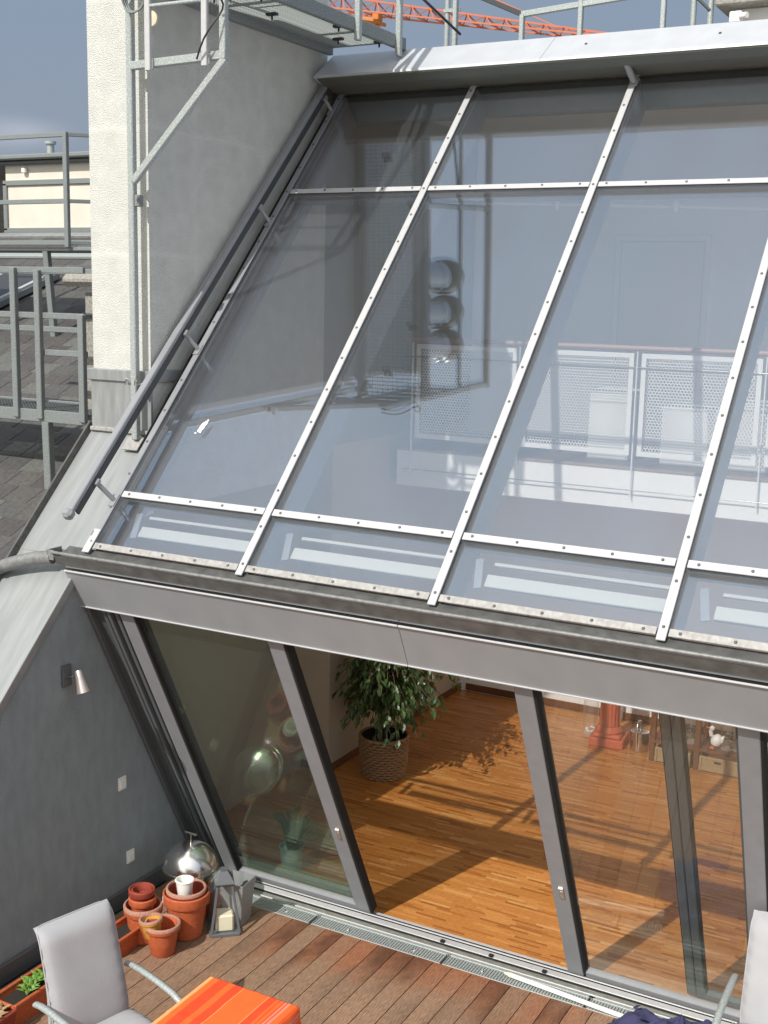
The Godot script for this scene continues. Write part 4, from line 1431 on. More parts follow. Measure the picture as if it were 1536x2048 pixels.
	for k in 26:
		var a := k * 2.4
		var r := 0.10 + 0.16 * fposmod(k * 0.377, 1.0)
		var h := 0.30 + 0.30 * fposmod(k * 0.618, 1.0)
		mb.tube([c + Vector3(cos(a) * 0.03, 0.17, sin(a) * 0.03), c + Vector3(cos(a) * r * 0.5, h * 0.8, sin(a) * r * 0.5), c + Vector3(cos(a) * r, h, sin(a) * r)], 0.013, 5, true, 0.3)
	obj("stems", mb, M.leaf_dark, t)

# ---------------------------------------------------------------- things on the terrace
func pot_profile(r: float, h: float, rim := 0.0) -> Array:
	var rh := rim if rim > 0.0 else h * 0.22
	var b := r * 0.66
	return [Vector2(0, 0.002), Vector2(b - 0.006, 0.002), Vector2(b, 0.008), Vector2(lerpf(b, r * 0.93, (h - rh) / h), h - rh), Vector2(r - 0.004, h - rh), Vector2(r, h - rh + 0.006), Vector2(r, h - 0.006), Vector2(r - 0.005, h), Vector2(r - 0.012, h), Vector2(r - 0.016, h - 0.008), Vector2(r * 0.80, h * 0.45), Vector2(b * 0.9, 0.03), Vector2(0, 0.03)]

func pot(called: String, label: String, at: Vector3, r: float, h: float, m: Material, rim := 0.0, tilt := Basis(), group := "terracotta pots by the side wall", rim_mat: Material = null) -> void:
	var t := thing(called, label, "flower pot", at, group)
	var mb := MB.new()
	mb.lathe(pot_profile(r, h, rim), at, 56, tilt, 0.8)
	obj("body", mb, m, t)
	if rim_mat:
		var m2 := MB.new()
		m2.lathe([Vector2(r + 0.0012, h - (rim if rim > 0.0 else h * 0.22) * 0.45), Vector2(r + 0.0012, h - 0.004), Vector2(r - 0.003, h + 0.0015), Vector2(r - 0.014, h + 0.0015), Vector2(r - 0.0185, h - 0.012)], at, 56, tilt, 0.5)
		obj("limescale_rim", m2, rim_mat, t)

func terrace_pots() -> void:
	var b := Vector3(-4.955, 0, -6.365)
	pot("flower_pot", "large terracotta pot holding a second pot and a white cup", b, 0.165, 0.33, M.terracotta, 0.075)
	pot("flower_pot", "terracotta pot with pale rim nested in the large pot", b + Vector3(0.0, 0.16, 0), 0.142, 0.20, M.terracotta_red, 0.05, Basis(), "terracotta pots by the side wall", M.terracotta_pale)
	pot("white_pot", "small white pot standing inside the nested terracotta pots", b + Vector3(0.01, 0.29, 0.03), 0.069, 0.145, M.white_gloss, 0.012, Basis(), "")
	var lab := MB.new()
	lab.box(b + Vector3(-0.112, 0.285, 0.121), Vector3(0.022, 0.045, 0.003), Basis(Vector3.UP, -0.75), 0.001)
	tag(obj("price_label", lab, M.white), "tiny white sticker on the rim of the large terracotta pot", "sticker")
	var f := Vector3(-4.945, 0, -6.085)
	pot("flower_pot", "front terracotta pot with chalky rim and a yellow pot inside", f, 0.125, 0.225, M.terracotta, 0.045, Basis(), "terracotta pots by the side wall", M.terracotta_pale)
	pot("yellow_pot", "small yellow glazed pot tilted inside the front terracotta pot", f + Vector3(-0.045, 0.125, 0.045), 0.082, 0.14, M.yellow_glaze, 0.03, Basis(Vector3(0.3, 0, 1).normalized(), 0.12), "", M.terracotta_pale)
	var inn := MB.new()
	inn.lathe([Vector2(0.062, 0.10), Vector2(0.05, 0.07), Vector2(0, 0.07)], f + Vector3(-0.045, 0.125, 0.045), 32, Basis(Vector3(0.3, 0, 1).normalized(), 0.12))
	tag(obj("red_liner", inn, M.terracotta_red), "red inner cup inside the yellow glazed pot", "cup")
	var s := Vector3(-5.17, 0, -6.155)
	pot("flower_pot", "broad terracotta pot at the bottom of the stack by the wall", s, 0.135, 0.27, M.terracotta, 0.06, Basis(), "terracotta pots by the side wall", M.terracotta_pale)
	pot("flower_pot", "medium terracotta pot in the middle of the stack by the wall", s + Vector3(-0.005, 0.17, 0), 0.096, 0.155, M.terracotta, 0.05)
	pot("flower_pot", "dark red pot nested at the top of the stack by the wall", s + Vector3(-0.01, 0.25, 0.0), 0.092, 0.135, M.terracotta_red, 0.045)
	pot("flower_pot", "smallest dark pot inside the topmost pot of the stack", s + Vector3(-0.01, 0.275, 0.0), 0.075, 0.105, M.terracotta_red, 0.03)
	pot("flower_pot", "terracotta pot half hidden between the lantern and the large pot", Vector3(-4.93, 0, -6.66), 0.085, 0.15, M.terracotta, 0.035)
	# troughs along the wall
	trough("planter_trough", "empty terracotta trough behind the grey chair by the wall", Vector3(-5.22, 0, -5.99), 0.34, 0.18, 0.15, M.terracotta, 0)
	trough("planter_trough", "terracotta trough with a bright green seedling at the left edge", Vector3(-5.24, 0, -5.17), 0.52, 0.19, 0.17, M.terracotta, 6)
	trough("planter_trough", "terracotta trough coloured darker for the shade, with a dry stalk, in the lower left corner", Vector3(-5.22, 0, -4.74), 0.34, 0.19, 0.16, M.terracotta_red, 2)  # deeper red terracotta carries the shade of the side wall in its colour

func trough(called: String, label: String, c: Vector3, l: float, w: float, h: float, m: Material, plants: int) -> void:
	var t := thing(called, label, "planter", c, "terracotta troughs along the wall")
	var mb := MB.new()
	var k := 0.80
	var lo := [Vector3(-w * k, 0, l * 0.94), Vector3(w * k, 0, l * 0.94), Vector3(w * k, 0, -l * 0.94), Vector3(-w * k, 0, -l * 0.94)]
	var hi := [Vector3(-w, h, l), Vector3(w, h, l), Vector3(w, h, -l), Vector3(-w, h, -l)]
	for i in 4:
		var j := (i + 1) % 4
		mb.quad(c + lo[i] * Vector3(0.5, 1, 0.5), c + lo[j] * Vector3(0.5, 1, 0.5), c + hi[j] * Vector3(0.5, 1, 0.5), c + hi[i] * Vector3(0.5, 1, 0.5))
		var a: Vector3 = hi[i] * Vector3(0.5, 1, 0.5)
		var b: Vector3 = hi[j] * Vector3(0.5, 1, 0.5)
		var ai := Vector3(a.x * 0.80, h - 0.05, a.z * 0.93)
		var bi := Vector3(b.x * 0.80, h - 0.05, b.z * 0.93)
		mb.quad(c + bi, c + ai, c + a, c + b)
		mb.bar(c + a - Vector3(0, 0.014, 0), c + b - Vector3(0, 0.014, 0), 0.022, 0.03, Vector3.UP, 0.006)
	obj("body", mb, m, t)
	mb = MB.new()
	mb.box(c + Vector3(0, h - 0.055, 0), Vector3(w * 0.86, 0.02, l * 0.95))
	obj("soil", mb, M.soil, t)
	if plants:
		mb = MB.new()
		for i in plants:
			var p := c + Vector3(rng.randf_range(-0.02, 0.05), h - 0.045, -l * 0.28 + i * 0.045)
			for q in 6:
				var a := q * 1.1 + i
				var d := Vector3(cos(a), 0, sin(a))
				var u := d.cross(Vector3.UP) * 0.017
				var m0 := p + Vector3(0, 0.05, 0) + d * 0.035
				var e := p + d * 0.085 + Vector3(0, 0.055 + 0.02 * (q % 2), 0)
				var s := p + Vector3(0, 0.02, 0)
				mb.tri(s, m0 - u, m0 + Vector3(0, 0.012, 0)); mb.tri(s, m0 + Vector3(0, 0.012, 0), m0 + u)
				mb.tri(m0 - u, e, m0 + Vector3(0, 0.012, 0)); mb.tri(m0 + Vector3(0, 0.012, 0), e, m0 + u)
		obj("seedling", mb, M.leaf_bright if plants > 3 else M.crate_wood, t)

func lantern_and_bin() -> void:
	# zinc planter box
	var c := Vector3(-4.755, 0, -6.70)
	var t := thing("zinc_planter", "tapered square zinc planter behind the lantern beside the door", "planter", c)
	var bs := Basis(Vector3.UP, 0.10)
	var mb := MB.new()
	var h := 0.33
	var lo := 0.068
	var hi := 0.098
	var ring := []
	for q in [[lo, 0.0], [hi * 0.93, 0.27], [hi * 0.985, 0.27], [hi * 1.03, h], [hi * 0.99, h + 0.002], [hi * 0.9, 0.26], [lo * 0.92, 0.02]]:
		var r := []
		for k in 4:
			var a := PI / 4 + PI / 2 * k
			r.append(c + bs * Vector3(cos(a) * q[0] * 1.414, q[1], -sin(a) * q[0] * 1.414))
		ring.append(r)
	for i in ring.size() - 1:
		for k in 4:
			var l := (k + 1) % 4
			mb.quad(ring[i][k], ring[i][l], ring[i + 1][l], ring[i + 1][k])
	mb.quad(ring[6][0], ring[6][1], ring[6][2], ring[6][3])
	obj("body", mb, M.zinc, t)
	# lantern
	c = Vector3(-4.765, 0, -6.555)
	t = thing("lantern", "grey metal lantern with glass panes and a cream candle inside", "lantern", c)
	bs = Basis(Vector3.UP, 0.72)
	var q4 := []
	for lv in [[0.0, 0.102], [0.018, 0.100], [0.35, 0.052], [0.368, 0.052]]:
		var r := []
		for k in 4:
			var a := PI / 4 + PI / 2 * k
			r.append(c + bs * Vector3(cos(a) * lv[1] * 1.414, lv[0], -sin(a) * lv[1] * 1.414))
		q4.append(r)
	mb = MB.new()
	for k in 4:
		mb.bar(q4[0][k] + Vector3(0, 0.012, 0), q4[0][(k + 1) % 4] + Vector3(0, 0.012, 0), 0.020, 0.024, Vector3.UP, 0.003)
	mb.box(c + Vector3(0, 0.006, 0), Vector3(0.19, 0.008, 0.19), bs)
	obj("base_frame", mb, M.steel_grey, t)
	mb = MB.new()
	for k in 4:
		mb.bar(q4[3][k], q4[3][(k + 1) % 4], 0.016, 0.02, Vector3.UP, 0.003)
	obj("top_frame", mb, M.steel_grey, t)
	for k in 4:
		mb = MB.new()
		mb.bar(q4[1][k], q4[2][k], 0.018, 0.018, Vector3(1, 0, 1), 0.003)
		obj("corner_bar", mb, M.steel_grey, t)
		mb = MB.new()
		var l := (k + 1) % 4
		var sh := c * Vector3(1, 0, 1)
		var pp := []
		for p in [q4[1][k], q4[1][l], q4[2][l], q4[2][k]]:
			pp.append(Vector3(lerpf(p.x, sh.x, 0.03), p.y, lerpf(p.z, sh.z, 0.03)))
		mb.quad(pp[0], pp[1], pp[2], pp[3])
		obj("pane", mb, M.glass_clear, t)
	mb = MB.new()
	var rf := []
	for lv in [[0.372, 0.068], [0.378, 0.068], [0.455, 0.024], [0.47, 0.024]]:
		var r := []
		for k in 4:
			var a := PI / 4 + PI / 2 * k
			r.append(c + bs * Vector3(cos(a) * lv[1] * 1.414, lv[0], -sin(a) * lv[1] * 1.414))
		rf.append(r)
	for i in 3:
		for k in 4:
			var l := (k + 1) % 4
			mb.quad(rf[i][k], rf[i][l], rf[i + 1][l], rf[i + 1][k])
	mb.quad(rf[3][0], rf[3][1], rf[3][2], rf[3][3])
	mb.quad(rf[0][3], rf[0][2], rf[0][1], rf[0][0])
	obj("roof", mb, M.steel_grey, t)
	mb = MB.new()
	mb.box(c + Vector3(0, 0.075, 0), Vector3(0.125, 0.125, 0.125), bs, 0.012)
	mb.tube([c + Vector3(0, 0.135, 0), c + Vector3(0.003, 0.152, 0)], 0.002, 5)
	tag(obj("candle", mb, M.wax), "square cream candle inside the grey lantern", "candle")

func ball_grill() -> void:
	var c := Vector3(-5.17, 0.31, -6.70)
	var t := thing("ball_grill", "shiny steel ball grill in the corner behind the pots", "grill", Vector3(c.x, 0, c.z))
	var up := []
	var r := 0.20
	for i in 15:
		var a := PI / 2 * i / 14.0
		up.append(Vector2(cos(a) * r, 0.012 + sin(a) * r * 0.92))
	var mb := MB.new()
	mb.lathe(up, c, 64)
	obj("lid", mb, M.chrome, t)
	var dn := []
	for i in 12:
		var a := -PI / 2 + PI / 2 * i / 11.0
		dn.append(Vector2(maxf(cos(a) * r, 0.0), -0.012 + sin(a) * r * 0.85))
	mb = MB.new()
	mb.lathe(dn, c, 64)
	obj("bowl", mb, M.chrome, t)
	mb = MB.new()
	mb.lathe([Vector2(r * 0.99, -0.014), Vector2(r + 0.008, -0.012), Vector2(r + 0.010, 0.0), Vector2(r + 0.008, 0.012), Vector2(r * 0.99, 0.014)], c, 64)
	obj("rim", mb, M.inox, t)
	mb = MB.new()
	mb.tube([c + Vector3(0, 0.18, 0), c + Vector3(0, 0.265, 0)], 0.006, 8)
	mb.tube([c + Vector3(-0.05, 0.267, 0.0), c + Vector3(0.05, 0.267, 0)], 0.009, 8)
	obj("handle", mb, M.inox, t)
	for k in 3:
		var a := k * TAU / 3 + 0.4
		mb = MB.new()
		mb.tube([c + Vector3(cos(a) * 0.10, -0.14, sin(a) * 0.10), c + Vector3(cos(a) * 0.16, -0.30, sin(a) * 0.16)], 0.008, 8)
		obj("leg", mb, M.inox, t)

func wall_lamp() -> void:
	var t := thing("wall_lamp", "silver cone spotlight on a small plate on the dark grey wall", "wall lamp", Vector3(-5.655, 1.86, -6.0))
	var mb := MB.new()
	mb.box(Vector3(-5.645, 1.90, -5.96), Vector3(0.022, 0.15, 0.085), Basis(), 0.003)
	obj("plate", mb, M.steel_grey, t)
	mb = MB.new()
	mb.tube([Vector3(-5.635, 1.895, -5.96), Vector3(-5.575, 1.905, -5.965), Vector3(-5.545, 1.90, -5.97)], 0.010, 8)
	mb.lathe([Vector2(0, -0.018), Vector2(0.017, -0.01), Vector2(0.017, 0.01), Vector2(0, 0.018)], Vector3(-5.56, 1.905, -5.965), 12)
	obj("arm", mb, M.inox, t)
	mb = MB.new()
	var d := Vector3(0.32, -0.93, 0.02).normalized()
	var b := Basis(Quaternion(Vector3.DOWN, d))
	mb.lathe([Vector2(0, -0.105), Vector2(0.042, -0.105), Vector2(0.048, -0.10), Vector2(0.034, -0.02), Vector2(0.030, 0.0), Vector2(0.026, 0.045), Vector2(0.02, 0.055), Vector2(0, 0.057)], Vector3(-5.53, 1.90, -5.97), 28, b)
	obj("shade", mb, mat(lin(0.58, 0.53, 0.50), 0.33, 0.75), t)

func cushion(mb: MB, w: float, l: float, th: float, xf: Transform3D, bulge := 0.018, roll := 0.0) -> void:
	# a padded slab: x across (width w), y along (length l), z thickness; pillow edges
	var nu := 22
	var nv := 26
	var seam := []
	for k in 81:
		var a := TAU * k / 80.0
		var ca := cos(a)
		var sa := sin(a)
		var q := Vector3(signf(ca) * pow(absf(ca), 0.16) * w * 0.5, signf(sa) * pow(absf(sa), 0.16) * l * 0.5, 0)
		var vv := q.y / l + 0.5
		if roll > 0.0 and vv > 0.84:
			q.z -= roll * pow((vv - 0.84) / 0.16, 2.0)
		q.z += 0.006 * sin(vv * 6.0)
		seam.append(xf * q)
	mb.tube(seam, 0.0048, 6, false)
	for side in [1.0, -1.0]:
		var rows := []
		for i in nv + 1:
			var v := i / float(nv)
			var row := []
			for j in nu + 1:
				var u := j / float(nu)
				var eu := 1.0 - pow(absf(2 * u - 1), 7.0)
				var ev := 1.0 - pow(absf(2 * v - 1), 9.0)
				var tt := th * 0.5 * sqrt(maxf(eu * ev, 0.0)) + bulge * eu * ev * (0.6 + 0.4 * sin(v * PI))
				var wr := 0.0065 * sin(v * 46.0 + 5.0 * sin(u * 5.0)) * exp(-minf(u, 1 - u) * 22.0) * ev
				var p := Vector3((u - 0.5) * w, (v - 0.5) * l, side * (tt + wr))
				if roll > 0.0 and v > 0.84:
					p.z -= roll * pow((v - 0.84) / 0.16, 2.0)
				p.z += 0.006 * sin(v * 6.0)
				row.append(xf * p)
			rows.append(row)
		mb.grid(rows, false, side < 0.0)

func garden_chair(label: String, at: Vector3, yaw: float) -> void:
	var t := thing("garden_chair", label, "chair", at, "grey cushioned garden chairs")
	t.rotation.y = yaw
	var sub := func(called: String, mb: MB, m: Material) -> MeshInstance3D:
		var o := MeshInstance3D.new()
		o.name = called
		o.mesh = mb.mesh()
		o.material_override = m
		t.add_child(o, true)
		return o
	# local: x forward, z right; seat height 0.45
	var mb := MB.new()
	cushion(mb, 0.50, 0.50, 0.05, Transform3D(Basis(Vector3(0, 0, 1), Vector3(1, 0.06, 0).normalized(), Vector3(-0.06, 1, 0).normalized() * 1.0), Vector3(0.02, 0.445, 0)))
	sub.call("seat_cushion", mb, M.cushion)
	mb = MB.new()
	var bu := Vector3(-0.24, 0.97, 0).normalized()
	var bn := Vector3(0.97, 0.24, 0).normalized()
	cushion(mb, 0.475, 0.66, 0.055, Transform3D(Basis(Vector3(0, 0, -1), bu, bn), Vector3(-0.295, 0.735, 0)), 0.016, 0.05)
	sub.call("back_cushion", mb, M.cushion)
	mb = MB.new()
	mb.bar(Vector3(-0.25, 0.42, 0), Vector3(-0.405, 1.03, 0), 0.44, 0.012, bn, 0.004)
	sub.call("back_sling", mb, M.steel_grey)
	for s in [-1.0, 1.0]:
		var z: float = s * 0.295
		mb = MB.new()
		var pts := []
		for p in [[-0.32, 0.66], [-0.26, 0.672], [-0.16, 0.676], [0.0, 0.672], [0.12, 0.66], [0.20, 0.635], [0.255, 0.59], [0.285, 0.53], [0.30, 0.44], [0.305, 0.22], [0.31, 0.0]]:
			pts.append(Vector3(p[0], p[1], z))
		mb.tube(pts, 0.021, 10, true, 0.72)
		sub.call("armrest", mb, M.galv)
		mb = MB.new()
		mb.tube([Vector3(-0.425, 1.01, s * 0.19), Vector3(-0.34, 0.66, s * 0.20), Vector3(-0.26, 0.40, s * 0.24), Vector3(-0.30, 0.2, z), Vector3(-0.38, 0.0, z)], 0.014, 8)
		sub.call("rear_leg", mb, M.galv)
		mb = MB.new()
		mb.tube([Vector3(-0.24, 0.405, s * 0.27), Vector3(0.29, 0.415, s * 0.28)], 0.014, 8)
		sub.call("seat_rail", mb, M.galv)

func table_and_cloth() -> void:
	var c := Vector3(-3.455, 0, -4.42)
	var hw := 0.285
	var hl := 0.60
	var t := thing("side_table", "narrow garden table hidden under the orange striped cloth", "table", c)
	var mb := MB.new()
	mb.box(c + Vector3(0, 0.72, 0), Vector3(hw * 2 - 0.01, 0.025, hl * 2 - 0.01), Basis(), 0.005)
	obj("top", mb, M.steel_grey, t)
	for s in [-1, 1]:
		for q in [-1, 1]:
			mb = MB.new()
			mb.tube([c + Vector3(s * (hw - 0.05), 0.71, q * (hl - 0.06)), c + Vector3(s * (hw - 0.04), 0.0, q * (hl - 0.05))], 0.014, 8)
			obj("leg", mb, M.galv, t)
	# cloth: one sheet, rounded over the edges, hanging down on all sides; stripes run along the table
	var im := Image.create(256, 4, false, Image.FORMAT_RGB8)
	var red := lin(0.80, 0.06, 0.012)
	var org := lin(0.86, 0.125, 0.018)
	var pale := lin(0.88, 0.36, 0.13)
	var pink := lin(0.78, 0.22, 0.14)
	var st := [[0.0, pale], [0.035, org], [0.10, red], [0.22, org], [0.29, red], [0.385, pale], [0.395, org], [0.68, pale], [0.69, red], [0.775, org], [0.80, red], [0.815, org], [0.85, red], [0.865, pink], [0.885, red], [0.895, pink], [0.925, org], [0.985, red], [1.0, org]]
	for x in 256:
		var u := (x + 0.5) / 256.0
		u = (u - 0.22) / 0.56
		var k := org
		if u < 0.0:
			u = fposmod(-u, 1.0)
		if u > 1.0:
			u = 2.0 - u
		for q in st:
			if u >= q[0]:
				k = q[1]
		for y in 4:
			im.set_pixel(x, y, k)
	var cm := mat(Color(1, 1, 1), 0.85)
	cm.albedo_texture = ImageTexture.create_from_image(im)
	cm.heightmap_enabled = false
	var nu := 91
	var nv := 121
	var crease := noise(0.9, FastNoiseLite.TYPE_SIMPLEX_SMOOTH, 3, 91)
	var drop := 0.25
	var wid := hw * 2 / 0.56
	var rows := []
	for i in nv:
		var row := []
		for j in nu:
			var u := (j / float(nu - 1) - 0.5) * wid
			var v := (i / float(nv - 1) - 0.5) * (hl * 2 + drop * 2)
			var p := Vector3(0, 0.742, 0)
			var du := maxf(0.0, absf(u) - hw)
			var dv := maxf(0.0, absf(v) - hl)
			p.x = clampf(u, -hw, hw)
			p.z = clampf(v, -hl, hl)
			var fall := maxf(du, dv)
			var soft := minf(fall, 0.03)
			var wave := 0.012 * sin((u - v) * 17.0) + 0.008 * sin((u + v) * 31.0 + 1.0)
			var lean := 0.10
			if du > 0.0:
				p.x += signf(u) * (soft * 0.35 + (du - soft) * lean + wave * clampf(du * 6.0, 0, 1))
			if dv > 0.0:
				p.z += signf(v) * (soft * 0.35 + (dv - soft) * lean + wave * clampf(dv * 6.0, 0, 1))
			p.y -= maxf(0.0, fall - 0.012)
			p.y += 0.0035 * crease.get_noise_2d(u * 9.0, v * 5.0) + 0.0025 * exp(-pow((v + 0.22) * 60.0, 2.0)) + 0.0025 * exp(-pow((u - 0.03) * 60.0, 2.0))
			row.append(c + p)
		rows.append(row)
	mb = MB.new()
	mb.grid(rows, true, true)
	tag(obj("tablecloth", mb, cm), "orange and red striped tablecloth over the narrow table", "tablecloth")

func small_stuff() -> void:
	# white pole on the drain
	var t := thing("white_pole", "white pole with a pointed tip lying across the drain grates", "pole", Vector3(-2.3, 0.0, -7.0))
	var a := Vector3(-2.745, 0.010, -7.035)
	var b := Vector3(-1.72, 0.016, -6.925)
	var mb := MB.new()
	mb.tube([a, b], 0.016, 14)
	obj("shaft", mb, M.white_gloss, t)
	mb = MB.new()
	var d := (a - b).normalized()
	var bs := Basis(Quaternion(Vector3.UP, d))
	mb.lathe([Vector2(0.017, 0), Vector2(0.018, 0.012), Vector2(0.015, 0.02), Vector2(0.007, 0.055), Vector2(0.0, 0.06)], a, 14, bs)
	obj("tip", mb, M.wax, t)
	mb = MB.new()
	mb.tube([Vector3(-4.0, 0.003, -7.12), Vector3(-3.9, 0.003, -7.09)], 0.004, 5)
	# crumpled navy cloth: a sheet thrown down, with soft folds
	var nz := noise(0.9, FastNoiseLite.TYPE_SIMPLEX_SMOOTH, 2, 77)
	var rows := []
	var c := Vector3(-1.645, 0.0, -6.80)
	for i in 70:
		var row := []
		for j in 70:
			var u := j / 69.0 * 2 - 1
			var v := i / 69.0 * 2 - 1
			var r := maxf(absf(u), absf(v))
			var w := Vector2(u, v) + Vector2(nz.get_noise_2d(u * 1.1, v * 1.1 + 5.0), nz.get_noise_2d(u * 1.1 + 9.0, v * 1.1)) * 0.5
			var p := c + Vector3(w.x * 0.26, 0, w.y * 0.24)
			var fold := 0.026 * sin(w.x * 5.0 + w.y * 3.0 + 1.3) + 0.018 * sin(w.y * 8.0 - w.x * 4.0) + 0.006 * sin((w.x + w.y) * 17.0)
			var dome := clampf(1.15 - r, 0.0, 1.0)
			p.y = maxf(0.012, 0.02 + 0.12 * pow(dome, 0.7) + fold * (0.35 + dome))
			row.append(p)
		rows.append(row)
	mb = MB.new()
	mb.grid(rows, false, true)
	tag(obj("navy_cloth", mb, M.navy), "crumpled navy blue cloth lying by the threshold near the right chair", "cloth")

# ---------------------------------------------------------------- neighbour's roof and beyond
func rp(x: float, z: float, h := 0.0) -> Vector3:
	return Vector3(x, 2.46 + 0.364 * (-z - 9.0) + h * 0.94, z + h * 0.342)

func neighbour() -> void:
	var t := thing("neighbour_roof", "grey slate roof of the neighbouring house left of the chimney", "roof", Vector3(-10, 1.0, -6.0))
	var up := Vector3(0, 0.9397, 0.342)
	var bs := Basis(Vector3(1, 0, 0), up, Vector3(1, 0, 0).cross(up))
	var mb := MB.new()
	var p0 := rp(0, -3.0, -0.06)
	var p1 := rp(0, -17.2, -0.06)
	mb.prism(PackedVector2Array([Vector2(p0.z, p0.y), Vector2(p1.z, p1.y), Vector2(p1.z, p1.y - 1.5), Vector2(-19.0, p1.y - 2.0), Vector2(-19, -18), Vector2(p0.z, -18)]), -30.0, -6.26)
	obj("roof_body", mb, M.dark_grey, t)
	var meshes := []
	var cols := []
	var W := 0.34
	var E := 0.30
	for k in 8:
		var m := MB.new()
		var g := rng.randf_range(0.80, 1.15)
		m.col = Color(0.112 * g, 0.106 * g, 0.102 * g)
		if k == 7: m.col = Color(0.15, 0.155, 0.14)
		cols.append(m.col)
		m.box(Vector3(), Vector3(W - 0.007, 0.014, E + 0.03), Basis(), 0.003)
		meshes.append(m.mesh())
	var rest := MB.new()
	var count := 0
	var row := 0
	var s := 0.0
	var tilt := Basis(Vector3(1, 0, 0), 0.045)
	while true:
		var z := -5.2 - s * 0.9397
		if z < -17.0:
			break
		var x := -6.45 - (0.10 if row % 2 else 0.0)
		while x > -21.0:
			# only what the wall cap leaves in sight from the terrace
			var k := rng.randi_range(0, 7)
			var c := rp(x, z, 0.012 + rng.randf_range(0.0, 0.004))
			var dist := Vector2(x, z).length()
			var ahead := x / z
			if ahead > 0.80 and ahead < 1.25:
				if count < 300 and z > -13.2 and z < -7.0:
					put("slate", meshes[k], M.tile, t, Transform3D(bs * tilt, c))
					count += 1
				else:
					rest.col = cols[k]
					rest.box(c, Vector3(W - 0.007, 0.014, E + 0.03), bs * tilt)
			x -= W
		s += E
		row += 1
	var o := obj("slate_rest", rest, M.tile, t)
	o.set_meta("kind", "stuff")
	# walkway platform with cage railing
	var w := thing("roof_platform", "galvanised railing and grating platform on the neighbouring slate roof", "platform", Vector3(-8.8, 2.4, -9.0))
	for q in [[-9.09, -9.0, 3.2, 4.68], [-8.77, -9.0, 3.2, 4.66], [-8.215, -9.0, 3.2, 4.24], [-8.60, -9.9, 3.3, 4.72], [-9.65, -9.0, 3.2, 4.68]]:
		mb = MB.new()
		mb.bar(Vector3(q[0], q[2], q[1]), Vector3(q[0], q[3], q[1]), 0.07, 0.06, Vector3.BACK, 0.006)
		obj("post", mb, M.galv_dull, w)
	for q in [[-10.8, -9.035, -8.20, 4.66], [-10.8, -9.035, -8.20, 4.22], [-8.80, -9.05, -8.20, 3.86], [-10.8, -9.9, -8.5, 4.66], [-10.8, -9.9, -8.5, 4.05]]:
		mb = MB.new()
		mb.bar(Vector3(q[0], q[3], q[1]), Vector3(q[2], q[3], q[1]), 0.04, 0.06, Vector3.UP, 0.005)
		obj("rail", mb, M.galv_dull, w)
	mb = MB.new()
	mb.bar(Vector3(-8.215, 4.22, -9.0), Vector3(-8.5, 4.22, -9.9), 0.04, 0.05, Vector3.UP, 0.005)
	obj("rail", mb, M.galv_dull, w)
	mb = MB.new()
	for x in 60:
		mb.box(Vector3(-10.8 + x * 0.0433, 3.255, -9.45), Vector3(0.005, 0.03, 0.86))
	for z in 22:
		mb.box(Vector3(-9.5, 3.255, -9.04 - z * 0.04), Vector3(2.6, 0.026, 0.004))
	var gr := obj("grating", mb, M.galv_dull, w)
	gr.set_meta("kind", "stuff")
	for z in [-9.02, -9.88]:
		mb = MB.new()
		mb.bar(Vector3(-10.8, 3.23, z), Vector3(-8.19, 3.23, z), 0.04, 0.12, Vector3.UP, 0.005)
		obj("edge_beam", mb, M.galv_dull, w)
	for q in [[-8.72, -9.03], [-10.4, -9.03]]:
		mb = MB.new()
		mb.bar(Vector3(q[0], 3.17, q[1]), rp(q[0], q[1], -0.05), 0.09, 0.08, Vector3.BACK, 0.006)
		obj("support", mb, M.galv_dull, w)
	# second platform higher up
	w = thing("roof_platform", "far galvanised railing platform near the top of the slate roof", "platform", Vector3(-12, 3.6, -12.5))
	for q in [-11.62, -13.6]:
		mb = MB.new()
		mb.bar(Vector3(q, 5.02, -12.5), Vector3(q, 6.50, -12.5), 0.07, 0.06, Vector3.BACK, 0.006)
		obj("post", mb, M.galv_dull, w)
	for y in [6.47, 5.62, 5.08]:
		mb = MB.new()
		mb.bar(Vector3(-15, y, -12.5), Vector3(-11.6, y, -12.5), 0.04, 0.06, Vector3.UP, 0.005)
		obj("rail", mb, M.galv_dull, w)
		mb = MB.new()
		mb.bar(Vector3(-11.62, y, -12.5), Vector3(-10.9, y + 0.02, -13.4), 0.04, 0.05, Vector3.UP, 0.005)
		obj("side_rail", mb, M.galv_dull, w)
	mb = MB.new()
	mb.box(Vector3(-13.0, 5.00, -12.95), Vector3(3.8, 0.05, 0.8), Basis(), 0.01)
	obj("deck_plate", mb, M.galv_dull, w)
	for q in [-11.2, -12.1, -13.3]:
		mb = MB.new()
		mb.bar(Vector3(q, 5.0, -12.6), rp(q, -12.7, -0.05), 0.09, 0.08, Vector3.BACK, 0.006)
		obj("support", mb, M.galv_dull, w)
	# roof window
	w = thing("roof_window", "slanted roof window with light metal frame in the slate roof", "roof window", rp(-14.2, -13.8))
	mb = MB.new()
	mb.box(rp(-14.5, -14.1, 0.10), Vector3(1.1, 0.10, 1.6), bs, 0.01)
	obj("frame", mb, M.galv_dull, w)
	mb = MB.new()
	mb.box(rp(-14.5, -14.1, 0.16), Vector3(0.9, 0.02, 1.38), bs)
	obj("pane", mb, M.dark_grey, w)
	for x in [-15.0, -14.0]:
		mb = MB.new()
		mb.box(rp(x, -14.1, 0.165), Vector3(0.07, 0.05, 1.62), bs, 0.008)
		obj("cover_strip", mb, M.strip, w)
	# snow guard strips near the top
	w = thing("roof_flashing", "light metal flashing strips near the top of the slate roof", "flashing", rp(-14, -15.6))
